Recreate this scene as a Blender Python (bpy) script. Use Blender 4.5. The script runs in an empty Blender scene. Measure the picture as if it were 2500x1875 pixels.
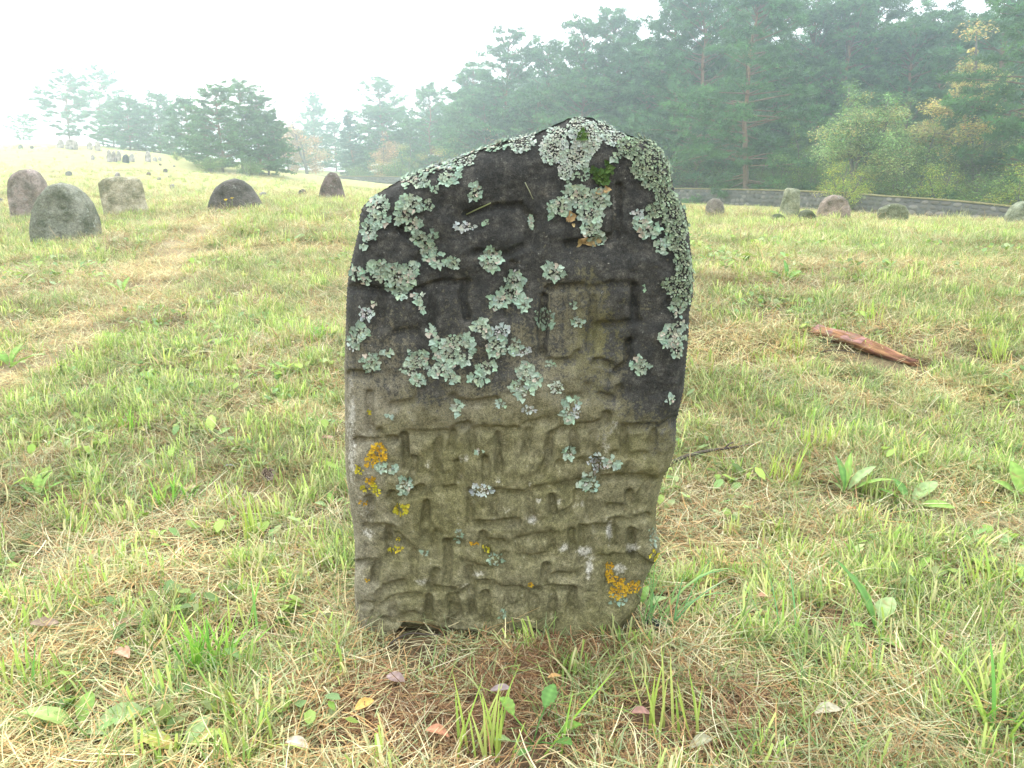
import bpy, math, random
import numpy as np
from mathutils import Vector
R = math.radians
sc = bpy.context.scene
COL = sc.collection
rng = np.random.default_rng(11)
random.seed(11)

# ------------------------------------------------------------------ camera, sky, sun, exposure
F = 1900.0                       # focal length in pixels of the 2500 px wide photograph
PITCH = R(13.5)
CAMZ = 1.0
cd = bpy.data.cameras.new("camera"); cam = bpy.data.objects.new("camera", cd); COL.objects.link(cam)
cd.sensor_width = 36.0; cd.lens = 36.0 * F / 2500.0
cd.clip_start = 0.05; cd.clip_end = 2000
cam.location = (0, 0, CAMZ); cam.rotation_euler = (R(90) - PITCH, 0, 0)
sc.camera = cam

SUN_EL, SUN_AZ = R(33), R(-30)   # azimuth measured from +Y towards +X
world = bpy.data.worlds.new("World"); sc.world = world; world.use_nodes = True
nt = world.node_tree; nt.nodes.clear()
sky = nt.nodes.new('ShaderNodeTexSky'); sky.sky_type = 'NISHITA'; sky.sun_disc = False
sky.sun_elevation = SUN_EL; sky.sun_rotation = SUN_AZ
sky.air_density = 1.0; sky.dust_density = 6.0; sky.ozone_density = 1.0
mixw = nt.nodes.new('ShaderNodeMix'); mixw.data_type = 'RGBA'
mixw.inputs[0].default_value = 0.8
# cloud cover after the CIE standard overcast sky: (1 + 2 sin elevation) / 3 of the zenith value
tcw = nt.nodes.new('ShaderNodeTexCoord'); sxw = nt.nodes.new('ShaderNodeSeparateXYZ'); nt.links.new(tcw.outputs['Generated'], sxw.inputs[0])
mrw = nt.nodes.new('ShaderNodeMapRange'); nt.links.new(sxw.outputs['Z'], mrw.inputs[0]); mrw.inputs['To Min'].default_value = 1 / 3; mrw.inputs['To Max'].default_value = 1.0
clw = nt.nodes.new('ShaderNodeVectorMath'); clw.operation = 'SCALE'; clw.inputs[0].default_value = (24.0, 24.8, 25.8); nt.links.new(mrw.outputs[0], clw.inputs['Scale']); nt.links.new(clw.outputs[0], mixw.inputs[7])
bg = nt.nodes.new('ShaderNodeBackground'); bg.inputs[1].default_value = 0.12
wo = nt.nodes.new('ShaderNodeOutputWorld')
nt.links.new(sky.outputs[0], mixw.inputs[6]); nt.links.new(mixw.outputs[2], bg.inputs[0]); nt.links.new(bg.outputs[0], wo.inputs[0])

sd = bpy.data.lights.new("sun", 'SUN'); sun = bpy.data.objects.new("sun", sd); COL.objects.link(sun)
sd.energy = 1.5; sd.angle = R(24); sd.color = (1.0, 0.96, 0.88)
sv = Vector((math.sin(SUN_AZ) * math.cos(SUN_EL), math.cos(SUN_AZ) * math.cos(SUN_EL), math.sin(SUN_EL)))
sun.rotation_euler = sv.to_track_quat('Z', 'Y').to_euler(); sun.location = sv * 50
vs = sc.view_settings
vs.view_transform = 'Standard'; vs.look = 'None'; vs.gamma = 1.0; vs.use_curve_mapping = False
vs.exposure = 0.96
cy = sc.cycles
cy.max_bounces = 6; cy.diffuse_bounces = 3; cy.glossy_bounces = 2; cy.transmission_bounces = 3
cy.volume_bounces = 1; cy.transparent_max_bounces = 4
HAZE_DENSITY = 0.0027

# ------------------------------------------------------------------ numeric helpers
_tab = np.random.default_rng(5).random((256, 256))
def vn(x, y):
    x = np.asarray(x, float); y = np.asarray(y, float)
    xi = np.floor(x).astype(int); yi = np.floor(y).astype(int)
    fx = x - xi; fy = y - yi
    fx = fx * fx * (3 - 2 * fx); fy = fy * fy * (3 - 2 * fy)
    a = _tab[xi & 255, yi & 255]; b = _tab[(xi + 1) & 255, yi & 255]
    c = _tab[xi & 255, (yi + 1) & 255]; d = _tab[(xi + 1) & 255, (yi + 1) & 255]
    return (a * (1 - fx) + b * fx) * (1 - fy) + (c * (1 - fx) + d * fx) * fy
def fbm(x, y, o=4):
    s = 0; a = 0.5; t = 0
    for i in range(o):
        s = s + a * vn(np.asarray(x) * 2 ** i + 17.3 * i, np.asarray(y) * 2 ** i + 5.1 * i); t += a; a *= 0.5
    return s / t
def sstep(a, b, x):
    t = np.clip((np.asarray(x, float) - a) / (b - a), 0, 1); return t * t * (3 - 2 * t)

cp, sp_ = math.cos(PITCH), math.sin(PITCH)
def ray(px, py):
    a = (np.asarray(px, float) - 1250.0) / F; b = (937.5 - np.asarray(py, float)) / F
    return a, cp + sp_ * b, -sp_ + cp * b
def at_y(px, py, D):             # the point at forward distance D seen at a pixel
    rx, ry, rz = ray(px, py); t = D / ry
    return rx * t, D + 0 * t, CAMZ + rz * t
def dens(pts, step):
    pts = np.array(pts, float); out = []
    for p, q in zip(pts[:-1], pts[1:]):
        n = max(1, int(np.hypot(*(q - p)) / step))
        out.append(p + (q - p) * np.linspace(0, 1, n, endpoint=False)[:, None])
    out.append(pts[-1:]); return np.concatenate(out)
def seg_dist(X, Y, line):
    best = np.full(X.shape, 1e9)
    for (x0, y0), (x1, y1) in zip(line[:-1], line[1:]):
        dx, dy = x1 - x0, y1 - y0; L = dx * dx + dy * dy + 1e-9
        t = np.clip(((X - x0) * dx + (Y - y0) * dy) / L, 0, 1)
        best = np.minimum(best, np.hypot(X - x0 - t * dx, Y - y0 - t * dy))
    return best

# ------------------------------------------------------------------ the lie of the land
ctrl = []
def C(px, py, D): ctrl.append(tuple(float(v) for v in at_y(px, py, D)))
for x in (-4, -1.5, 0, 1.5, 4):
    for y in (-6, -2, 0.5, 1.6): ctrl.append((x, y, 0.0))
for x in (-2.2, -.8, .8, 2.2): ctrl.append((x, 3.0, 0.05))
for px in (0, 400): C(px, 800, 5.0)
C(1500, 742, 5.0); C(2000, 742, 5.0); C(2500, 742, 5.0)
C(1500, 574, 10.5); C(1750, 566, 11); C(2050, 564, 11); C(2350, 569, 11); C(2600, 572, 11); C(1100, 570, 10)
C(160, 600, 10); C(65, 538, 14); C(303, 530, 13); C(580, 514, 12.6); C(810, 494, 17); C(738, 482, 25); C(700, 530, 11); C(430, 560, 10)
C(1745, 532, 17); C(1925, 531, 17); C(2033, 537, 17); C(2180, 546, 16); C(2490, 550, 15); C(1970, 545, 15)
C(735, 442, 105); C(950, 452, 94); C(1640, 494, 69); C(1900, 506, 58); C(2160, 527, 48); C(2490, 560, 44); C(2700, 590, 41)
C(1250, 475, 80); C(1250, 492, 45); C(850, 462, 60); C(1050, 480, 50)
C(450, 420, 47); C(560, 438, 60); C(0, 480, 25); C(0, 430, 40); C(0, 392, 55); C(0, 360, 76); C(200, 362, 76); C(380, 375, 72); C(440, 398, 66)
C(200, 428, 42); C(350, 432, 40); C(-300, 350, 80); C(-300, 420, 45); C(-300, 520, 20); C(300, 384, 62)
for p in [(-60, 150, 6.5), (0, 140, 4.5), (50, 100, 0.3), (70, 60, -1.6), (-200, 120, 7), (-250, -50, 2), (250, -50, -2), (-250, 420, 8), (250, 420, -1), (0, 420, 5), (0, -70, -.6), (-90, 20, 4), (90, 10, -1.5), (-40, 105, 6.2)]:
    ctrl.append(p)
ctrl = np.array(ctrl)
def _U(r2): return 0.5 * r2 * np.log(r2 + 1e-12)
_n = len(ctrl)
_K = _U((ctrl[:, None, 0] - ctrl[None, :, 0]) ** 2 + (ctrl[:, None, 1] - ctrl[None, :, 1]) ** 2) + np.eye(_n) * 0.04
_P = np.c_[np.ones(_n), ctrl[:, :2]]
_A = np.block([[_K, _P], [_P.T, np.zeros((3, 3))]])
_w = np.linalg.solve(_A, np.r_[ctrl[:, 2], 0, 0, 0])
def base_z(x, y):
    x = np.asarray(x, float); y = np.asarray(y, float); s = _w[-3] + _w[-2] * x + _w[-1] * y
    for i in range(_n): s = s + _w[i] * _U((x - ctrl[i, 0]) ** 2 + (y - ctrl[i, 1]) ** 2)
    return s
def ground(x, y):
    x = np.asarray(x, float); y = np.asarray(y, float)
    far = sstep(4, 14, y)
    b = (fbm(x / 1.1 + 3, y / 1.1) - .5) * (0.07 + .03 * far) + (fbm(x / .26, y / .26 + 9) - .5) * .045 * (1 - .5 * far)
    b = b + (fbm(x / 7.0, y / 7.0) - .5) * .10 * far
    near = np.exp(-(((x - .02) / .55) ** 2 + ((y - 1.65) / .5) ** 2))
    return base_z(x, y) + b * (1 - .8 * near)
_T = np.geomspace(0.9, 260, 1600)
def hit(px, py):                 # where the line of sight through a pixel meets the ground
    rx, ry, rz = ray(px, py)
    x, y, z = rx * _T, ry * _T, CAMZ + rz * _T
    g = ground(x, y); k = np.argmax(z < g)
    if not (z < g).any(): k = len(_T) - 1
    return float(x[k]), float(y[k]), float(g[k])

# ------------------------------------------------------------------ mesh helpers
def mesh(name, V, Fc, mats=(), smooth=False, **attrs):
    """V (n,3); Fc (m,k) or list of such arrays; attrs: per vertex colours (n,3) or floats (n,)"""
    if not isinstance(Fc, list): Fc = [Fc]
    Fc = [np.asarray(f, np.int32) for f in Fc if len(f)]
    m = bpy.data.meshes.new(name); V = np.asarray(V, np.float32)
    m.vertices.add(len(V)); m.vertices.foreach_set('co', V.ravel())
    tot = np.concatenate([np.full(len(f), f.shape[1], np.int32) for f in Fc])
    loops = np.concatenate([f.ravel() for f in Fc])
    m.loops.add(len(loops)); m.loops.foreach_set('vertex_index', loops)
    m.polygons.add(len(tot)); st = np.zeros(len(tot), np.int32); st[1:] = np.cumsum(tot)[:-1]
    m.polygons.foreach_set('loop_start', st); m.polygons.foreach_set('loop_total', tot)
    if smooth: m.polygons.foreach_set('use_smooth', np.ones(len(tot), bool))
    m.update(calc_edges=True)
    for k, a in attrs.items():
        a = np.asarray(a, np.float32)
        if a.ndim == 2:
            at = m.attributes.new(k, 'FLOAT_COLOR', 'POINT'); at.data.foreach_set('color', np.c_[a, np.ones(len(a))].astype(np.float32).ravel())
        else:
            at = m.attributes.new(k, 'FLOAT', 'POINT'); at.data.foreach_set('value', a)
    for mt in (mats if isinstance(mats, (list, tuple)) else [mats]): m.materials.append(mt)
    return m
def obj(name, data, parent=None, loc=None, label=None, cat=None, group=None, kind=None, rot=None, scale=None):
    o = bpy.data.objects.new(name, data); COL.objects.link(o)
    if parent is not None: o.parent = parent
    if loc is not None: o.location = loc
    if rot is not None: o.rotation_euler = rot
    if scale is not None: o.scale = scale
    if label: o['label'] = label
    if cat: o['category'] = cat
    if group: o['group'] = group
    if kind: o['kind'] = kind
    return o
class Acc:                       # collects pieces of one mesh
    def __init__(s): s.V = []; s.F3 = []; s.F4 = []; s.Cc = []; s.n = 0
    def add(s, V, Fc, col=None):
        V = np.asarray(V, float); Fc = np.asarray(Fc, int)
        (s.F3 if Fc.shape[1] == 3 else s.F4).append(Fc + s.n); s.V.append(V); s.n += len(V)
        c = np.array([.5, .5, .5]) if col is None else np.asarray(col, float)
        s.Cc.append(np.broadcast_to(c, (len(V), 3)))
    def mesh(s, name, mats, smooth=False):
        Fc = []
        if s.F3: Fc.append(np.concatenate(s.F3))
        if s.F4: Fc.append(np.concatenate(s.F4))
        return mesh(name, np.concatenate(s.V), Fc, mats, smooth, col=np.concatenate(s.Cc))
def unit(v): return v / (np.linalg.norm(v, axis=-1, keepdims=True) + 1e-12)
def tube(P, r, sides=6, cap=True):
    P = np.asarray(P, float); n = len(P); r = np.broadcast_to(np.asarray(r, float), (n,))
    d = unit(np.gradient(P, axis=0)); up = np.array([0, 0, 1.0]) if abs(d[0, 2]) < .8 else np.array([1.0, 0, 0])
    e1 = unit(np.cross(d, up)); e2 = np.cross(d, e1)
    a = np.linspace(0, 2 * np.pi, sides, endpoint=False)
    V = P[:, None] + r[:, None, None] * (np.cos(a)[None, :, None] * e1[:, None] + np.sin(a)[None, :, None] * e2[:, None])
    V = V.reshape(-1, 3); i, j = np.meshgrid(np.arange(n - 1), np.arange(sides), indexing='ij'); j2 = (j + 1) % sides
    Fq = np.stack([i * sides + j, i * sides + j2, (i + 1) * sides + j2, (i + 1) * sides + j], -1).reshape(-1, 4)
    if cap:
        V = np.r_[V, P[:1], P[-1:]]; c0, c1 = n * sides, n * sides + 1; k = np.arange(sides); k2 = (k + 1) % sides
        Ft = np.r_[np.c_[np.full(sides, c0), k2, k, k], np.c_[np.full(sides, c1), (n - 1) * sides + k, (n - 1) * sides + k2, (n - 1) * sides + k2]]
        Fq = np.r_[Fq, Ft]
        # degenerate quads are turned into triangles by the caller through split()
    return V, Fq
def split(Fq):                   # quads -> triangles, dropping degenerate ones
    a = np.r_[Fq[:, [0, 1, 2]], Fq[:, [0, 2, 3]]]
    ok = (a[:, 0] != a[:, 1]) & (a[:, 1] != a[:, 2]) & (a[:, 0] != a[:, 2]); return a[ok]

# ------------------------------------------------------------------ materials
def mat(name):
    m = bpy.data.materials.new(name); m.use_nodes = True; nt = m.node_tree; nt.nodes.clear()
    out = nt.nodes.new('ShaderNodeOutputMaterial'); b = nt.nodes.new('ShaderNodeBsdfPrincipled')
    nt.links.new(b.outputs[0], out.inputs[0]); b.inputs['Specular IOR Level'].default_value = .25
    return m, nt, b, out
def N(nt, t, **kw):
    n = nt.nodes.new('ShaderNode' + t)
    for k, v in kw.items():
        if k.startswith('i_'):
            key = k[2:]; n.inputs[int(key) if key.isdigit() else key.replace('_', ' ')].default_value = v
        else: setattr(n, k, v)
    return n
def noise(nt, vec, scale, detail=4, rough=.6, stretch=None):
    if stretch is not None:
        mp = N(nt, 'Mapping'); mp.inputs['Scale'].default_value = stretch; nt.links.new(vec, mp.inputs[0]); vec = mp.outputs[0]
    n = N(nt, 'TexNoise', i_Scale=scale, i_Detail=detail, i_Roughness=rough); nt.links.new(vec, n.inputs['Vector']); return n.outputs['Fac']
def ramp(nt, fac, stops):
    r = N(nt, 'ValToRGB'); nt.links.new(fac, r.inputs[0]); e = r.color_ramp.elements
    while len(e) < len(stops): e.new(.5)
    for k, (p, c) in zip(e, stops): k.position = p; k.color = (*c, 1) if len(c) == 3 else c
    return r.outputs[0]
def g3(v): return (v, v, v)
def mixc(nt, fac, a, b, mode='MIX'):
    m = N(nt, 'Mix', data_type='RGBA', blend_type=mode)
    for s, v in ((0, fac), (6, a), (7, b)):
        if isinstance(v, (int, float)): m.inputs[s].default_value = v
        elif isinstance(v, tuple): m.inputs[s].default_value = (*v, 1)
        else: nt.links.new(v, m.inputs[s])
    return m.outputs[2]
def math_(nt, op, a, b=0.0):
    m = N(nt, 'Math', operation=op, use_clamp=False)
    for s, v in ((0, a), (1, b)):
        if isinstance(v, (int, float)): m.inputs[s].default_value = v
        else: nt.links.new(v, m.inputs[s])
    return m.outputs[0]
def bump(nt, b, h, strength=.4, dist=.01):
    n = N(nt, 'Bump', i_Strength=strength, i_Distance=dist); nt.links.new(h, n.inputs['Height']); nt.links.new(n.outputs[0], b.inputs['Normal'])
def attr(nt, name, kind='GEOMETRY'): return N(nt, 'Attribute', attribute_name=name, attribute_type=kind)
def objco(nt): return N(nt, 'TexCoord').outputs['Object']

def leafy(name, transl=.35, rough=.6, instance_tint=False, obj_tint=0.0, spec=.25):
    """colour from the mesh, some light passing through the blade"""
    m, nt, b, out = mat(name)
    c = attr(nt, 'col').outputs['Color']
    if instance_tint:
        t = attr(nt, 'tint', 'INSTANCER').outputs['Fac']
        c = mixc(nt, 1.0, c, ramp(nt, t, [(0, (.60, .56, .44)), (.5, (1, 1, 1)), (1, (1.20, 1.16, 1.02))]), 'MULTIPLY')
    if obj_tint:
        oi = N(nt, 'ObjectInfo')
        c = mixc(nt, 1.0, c, ramp(nt, oi.outputs['Random'], [(0, (1 - obj_tint, 1 - obj_tint * .6, 1 - obj_tint * .3)), (1, (1 + obj_tint, 1 + obj_tint * .6, 1))]), 'MULTIPLY')
    nt.links.new(c, b.inputs['Base Color']); b.inputs['Roughness'].default_value = rough; b.inputs['Specular IOR Level'].default_value = spec
    tr = N(nt, 'BsdfTranslucent'); nt.links.new(c, tr.inputs[0])
    ms = N(nt, 'MixShader', i_0=transl); nt.links.new(b.outputs[0], ms.inputs[1]); nt.links.new(tr.outputs[0], ms.inputs[2]); nt.links.new(ms.outputs[0], out.inputs[0])
    return m
M_grass = leafy('grass_blade', .40, .55, True)
M_hay = leafy('dry_grass_blade', .25, .7, True, spec=.15)
M_leaf = leafy('leaf', .35, .5)
M_tree = leafy('foliage', .35, .6, obj_tint=.16)
def colmat(name, rough=.85, nscale=60, bstr=.4, bdist=.01, var=.25):
    m, nt, b, out = mat(name); v = objco(nt); n = noise(nt, v, nscale, 5, .65)
    c = mixc(nt, 1.0, attr(nt, 'col').outputs['Color'], ramp(nt, n, [(.25, g3(1 - var)), (.75, g3(1 + var))]), 'MULTIPLY')
    nt.links.new(c, b.inputs['Base Color']); b.inputs['Roughness'].default_value = rough; bump(nt, b, n, bstr, bdist); return m
M_bark = colmat('bark', .9, 9, .8, .05, .45)
M_lichen = colmat('lichen', .9, 220, .5, .002, .22)
def wood_mat():
    m, nt, b, out = mat('split_wood'); v = objco(nt); n = noise(nt, v, 60, 6, .7, (.12, 1, 1)); n2 = noise(nt, v, 14, 4, .6)
    c = mixc(nt, 1.0, attr(nt, 'col').outputs['Color'], ramp(nt, n, [(.3, g3(.42)), (.5, g3(1.0)), (.7, (1.75, 1.7, 1.55))]), 'MULTIPLY')
    c = mixc(nt, ramp(nt, n2, [(.55, g3(0)), (.72, g3(.6))]), c, (.16, .12, .095))
    nt.links.new(c, b.inputs['Base Color']); b.inputs['Roughness'].default_value = .85; bump(nt, b, n, .9, .012); return m
M_wood = wood_mat()
M_cone = colmat('cone_scale', .8, 150, .4, .002, .3)
M_dark = colmat('wet_pebble', .3, 60, .3, .002, .3)

def stone_mat():                 # background stones: body colour from the object
    m, nt, b, out = mat('weathered_stone'); v = objco(nt); oi = N(nt, 'ObjectInfo')
    big = noise(nt, v, 4.5, 5, .65); streak = noise(nt, v, 7, 4, .6, (2.5, 2.5, .5)); fine = noise(nt, v, 70, 5, .7)
    c = mixc(nt, ramp(nt, big, [(.40, g3(0)), (.62, g3(1))]), oi.outputs['Color'], mixc(nt, 1.0, oi.outputs['Color'], (.40, .44, .36), 'MULTIPLY'))
    c = mixc(nt, ramp(nt, streak, [(.5, g3(0)), (.75, g3(.6))]), c, mixc(nt, 1.0, oi.outputs['Color'], (.45, .47, .45), 'MULTIPLY'))
    c = mixc(nt, ramp(nt, noise(nt, v, 13, 5, .7), [(.60, g3(0)), (.70, g3(.75))]), c, (.42, .44, .38))
    c = mixc(nt, 1.0, c, ramp(nt, fine, [(.3, g3(.50)), (.7, g3(1.45))]), 'MULTIPLY')
    nt.links.new(c, b.inputs['Base Color']); b.inputs['Roughness'].default_value = .93; bump(nt, b, math_(nt, 'ADD', fine, math_(nt, 'MULTIPLY', noise(nt, v, 18, 4, .6), 2.0)), .8, .03); return m
M_stone = stone_mat()

def grave_mat():
    m, nt, b, out = mat('gravestone_sandstone'); v = objco(nt)
    crust = attr(nt, 'crust').outputs['Fac']; pale = attr(nt, 'pale').outputs['Fac']; olive = attr(nt, 'olive').outputs['Fac']
    n1 = noise(nt, v, 9, 6, .65); n2 = noise(nt, v, 38, 5, .7); grain = noise(nt, v, 420, 3, .6); streak = noise(nt, v, 26, 4, .6, (1.6, 1.6, .16))
    speck = noise(nt, v, 150, 3, .7)
    body = ramp(nt, n2, [(.28, (.095, .083, .055)), (.5, (.160, .143, .097)), (.72, (.27, .245, .175))])
    ol = ramp(nt, n2, [(.3, (.068, .063, .026)), (.55, (.124, .113, .052)), (.75, (.20, .182, .098))])
    f = math_(nt, 'ADD', math_(nt, 'MULTIPLY', n1, .7), math_(nt, 'MULTIPLY', olive, .75))
    c = mixc(nt, ramp(nt, f, [(.42, g3(0)), (.85, g3(1))]), body, ol)
    pl = math_(nt, 'ADD', math_(nt, 'MULTIPLY', pale, 1.0), math_(nt, 'ADD', math_(nt, 'MULTIPLY', math_(nt, 'SUBTRACT', n2, .5), 1.6), math_(nt, 'MULTIPLY', math_(nt, 'SUBTRACT', speck, .5), 1.2)))
    c = mixc(nt, ramp(nt, pl, [(.34, g3(0)), (.80, g3(.75))]), c, (.36, .345, .30))
    dark = ramp(nt, n2, [(.25, (.0145, .0145, .0130)), (.48, (.026, .0255, .0225)), (.62, (.052, .049, .041)), (.8, (.118, .108, .086))])
    cr = math_(nt, 'ADD', crust, math_(nt, 'ADD', math_(nt, 'MULTIPLY', math_(nt, 'SUBTRACT', n2, .5), 1.3), math_(nt, 'ADD', math_(nt, 'MULTIPLY', math_(nt, 'SUBTRACT', streak, .5), .75), math_(nt, 'MULTIPLY', math_(nt, 'SUBTRACT', speck, .5), 1.5))))
    c = mixc(nt, ramp(nt, cr, [(.33, g3(0)), (.68, g3(1))]), c, dark)
    c = mixc(nt, ramp(nt, speck, [(.68, g3(0)), (.74, g3(.55))]), c, (.30, .29, .25))
    c = mixc(nt, 1.0, c, ramp(nt, grain, [(.3, g3(.50)), (.7, g3(1.55))]), 'MULTIPLY')
    c = mixc(nt, 1.0, c, ramp(nt, speck, [(.32, g3(.70)), (.66, g3(1.35))]), 'MULTIPLY')
    nt.links.new(c, b.inputs['Base Color']); b.inputs['Roughness'].default_value = .9
    h = math_(nt, 'ADD', math_(nt, 'MULTIPLY', grain, .35), math_(nt, 'MULTIPLY', speck, .65)); bump(nt, b, h, .55, .004); return m
M_grave = grave_mat()

def ground_mat():
    m, nt, b, out = mat('meadow_soil_and_thatch'); geo = N(nt, 'NewGeometry').outputs['Position']
    n0 = noise(nt, geo, .22, 4, .6); n1 = noise(nt, geo, 1.3, 5, .65); n2 = noise(nt, geo, 9, 5, .7); n3 = noise(nt, geo, 70, 5, .75)
    far = attr(nt, 'far').outputs['Fac']; path = attr(nt, 'path').outputs['Fac']; bare = attr(nt, 'bare').outputs['Fac']
    near = ramp(nt, n3, [(.25, (.045, .033, .018)), (.5, (.12, .092, .050)), (.75, (.25, .20, .115))])
    farc = ramp(nt, math_(nt, 'ADD', math_(nt, 'MULTIPLY', n1, .5), math_(nt, 'MULTIPLY', n2, .5)), [(.3, (.17, .19, .055)), (.5, (.27, .275, .095)), (.7, (.37, .345, .155))])
    farc = mixc(nt, ramp(nt, n0, [(.4, g3(0)), (.65, g3(.5))]), farc, (.36, .30, .12))
    c = mixc(nt, far, near, farc)
    c = mixc(nt, math_(nt, 'MULTIPLY', path, .75), c, ramp(nt, n3, [(.3, (.20, .15, .09)), (.7, (.42, .34, .22))]))
    c = mixc(nt, math_(nt, 'MULTIPLY', bare, .8), c, ramp(nt, n3, [(.3, (.07, .042, .025)), (.7, (.22, .14, .085))]))
    nt.links.new(c, b.inputs['Base Color']); b.inputs['Roughness'].default_value = .95; b.inputs['Specular IOR Level'].default_value = .1
    bump(nt, b, n3, .6, .02); return m
M_ground = ground_mat()

# ------------------------------------------------------------------ the ground sheet
PATH = np.array([hit(px, py)[:2] for px, py in [(-160, 1040), (0, 960), (110, 880), (220, 795), (340, 700), (420, 620), (490, 570), (540, 545)]])
def path_mask(x, y):
    d = seg_dist(np.asarray(x), np.asarray(y), PATH); w = .17 + .028 * np.asarray(y)
    return 1 - sstep(.5, 1.3, d / w + (fbm(np.asarray(x) * 3, np.asarray(y) * 3) - .5) * .9)
def bare_mask(x, y):             # needle litter and bare soil before the stone
    d = np.hypot((x - .05) / .55, (y - 1.38) / .22); return 1 - sstep(.5, 1.3, d + (fbm(x * 4, y * 4) - .5) * .8)
def sheet():
    k = 6.5; s = 420 / math.sinh(k)
    xs = s * np.sinh(k * np.linspace(-1, 1, 330)); u0 = -math.asinh(60 / s) / k
    ys = 2.0 + s * np.sinh(k * np.linspace(u0, 1, 300))
    X, Y = np.meshgrid(xs, ys); Z = ground(X.ravel(), Y.ravel())
    V = np.c_[X.ravel(), Y.ravel(), Z]; ny, nx = X.shape
    i, j = np.meshgrid(np.arange(ny - 1), np.arange(nx - 1), indexing='ij'); a = i * nx + j
    Fq = np.stack([a, a + 1, a + nx + 1, a + nx], -1).reshape(-1, 4)
    x, y = V[:, 0], V[:, 1]
    return mesh('ground', V, Fq, M_ground, True, far=sstep(3.5, 16, y), path=path_mask(x, y), bare=bare_mask(x, y))
obj('ground', sheet(), kind='structure')

# ------------------------------------------------------------------ haze: one closed box of pale air
hm = bpy.data.materials.new('haze'); hm.use_nodes = True; hn = hm.node_tree; hn.nodes.clear()
ho = hn.nodes.new('ShaderNodeOutputMaterial'); hv = hn.nodes.new('ShaderNodeVolumePrincipled')
hv.inputs['Color'].default_value = (.76, .93, 1.0, 1); hv.inputs['Density'].default_value = HAZE_DENSITY
hv.inputs['Density Attribute'].default_value = ''; hv.inputs['Anisotropy'].default_value = .76
hn.links.new(hv.outputs[0], ho.inputs['Volume'])
x0, x1, y0, y1, z0, z1 = -440, 440, -80, 460, -16, 34
hV = np.array([(x, y, z) for z in (z0, z1) for y in (y0, y1) for x in (x0, x1)])
hF = np.array([(0, 2, 3, 1), (4, 5, 7, 6), (0, 1, 5, 4), (2, 6, 7, 3), (0, 4, 6, 2), (1, 3, 7, 5)])
obj('haze', mesh('haze', hV, hF, hm), kind='stuff', label='pale morning haze over the whole meadow')

# ------------------------------------------------------------------ slabs: a stone from its outline
class Slab:
    def __init__(s, outline, y0, T, rr, nrow, ncol, p=2.4, zspace=1.0):
        O = np.array(outline, float); s.O = O; s.y0 = y0; s.T = T
        L = np.r_[O, O[:1]]; z0, z1 = O[:, 1].min(), O[:, 1].max()
        t = np.linspace(0, 1, nrow); s.z = z0 + (z1 - z0) * (1 - (1 - t) ** zspace); s.z[-1] = z1 - 1e-4 * (z1 - z0); s.z[0] += 1e-5
        xl = np.full(nrow, 1e9); xr = np.full(nrow, -1e9)
        for (xa, za), (xb, zb) in zip(L[:-1], L[1:]):
            if abs(za - zb) < 1e-12: continue
            k = (s.z >= min(za, zb)) & (s.z <= max(za, zb)); x = xa + (xb - xa) * (s.z - za) / (zb - za)
            xl[k] = np.minimum(xl[k], x[k]); xr[k] = np.maximum(xr[k], x[k])
        s.xl, s.xr = xl, xr
        u = np.linspace(0, 1, ncol); u = u + .05 * np.sin(2 * np.pi * u) * -1 * .6; s.u = u
        s.X = xl[:, None] + (xr - xl)[:, None] * u; s.Z = np.repeat(s.z[:, None], ncol, 1)
        D = dens(L, (z1 - z0) / 160); d = np.full(s.X.shape, 1e9)
        low = D[:, 1] > z0 + .02 * (z1 - z0)           # the buried edge is left square
        for q in D[low]: d = np.minimum(d, (s.X - q[0]) ** 2 + (s.Z - q[1]) ** 2)
        d = np.sqrt(d); d[:, 0] = 0; d[:, -1] = 0; d[-1] = 0; s.d = d
        tt = np.clip(d / rr, 0, 1); s.prof = (1 - (1 - tt) ** p) ** (1 / p)
        s.front = np.zeros_like(s.X); s.back = np.zeros_like(s.X)
    def yf(s): return s.y0 - s.T / 2 * s.prof + s.front * s.prof ** .5
    def yb(s): return s.y0 + s.T / 2 * s.prof + s.back * s.prof ** .5
    def build(s, name, mats, org=(0, 0, 0), **at):
        nr, nc = s.X.shape; n = nr * nc
        Vf = np.c_[s.X.ravel(), s.yf().ravel(), s.Z.ravel()]; Vb = np.c_[s.X.ravel(), s.yb().ravel(), s.Z.ravel()]
        i, j = np.meshgrid(np.arange(nr - 1), np.arange(nc - 1), indexing='ij'); a = (i * nc + j).ravel()
        Ff = np.c_[a, a + 1, a + nc + 1, a + nc]; Fb = np.c_[a, a + nc, a + nc + 1, a + 1] + n
        Fb = np.where(np.isin(Fb - n, np.r_[np.arange(nr) * nc, np.arange(nr) * nc + nc - 1, np.arange(nc) + (nr - 1) * nc]), Fb - n, Fb)   # weld at the rim
        return mesh(name, np.r_[Vf, Vb] - np.array(org), [Ff, Fb], mats, True, **{k: np.r_[v.ravel(), v.ravel()] for k, v in at.items()})
    def surf(s, x, z):
        r = np.interp(z, s.z, np.arange(len(s.z))); i = np.clip(r.astype(int), 0, len(s.z) - 2); f = r - i
        xl = s.xl[i] * (1 - f) + s.xl[i + 1] * f; xr = s.xr[i] * (1 - f) + s.xr[i + 1] * f
        u = np.clip((x - xl) / (xr - xl + 1e-9), 0, 1); c = np.interp(u, s.u, np.arange(len(s.u))); j = np.clip(c.astype(int), 0, len(s.u) - 2); g = c - j
        Yf = s._yf
        return (Yf[i, j] * (1 - g) + Yf[i, j + 1] * g) * (1 - f) + (Yf[i + 1, j] * (1 - g) + Yf[i + 1, j + 1] * g) * f, u

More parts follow.
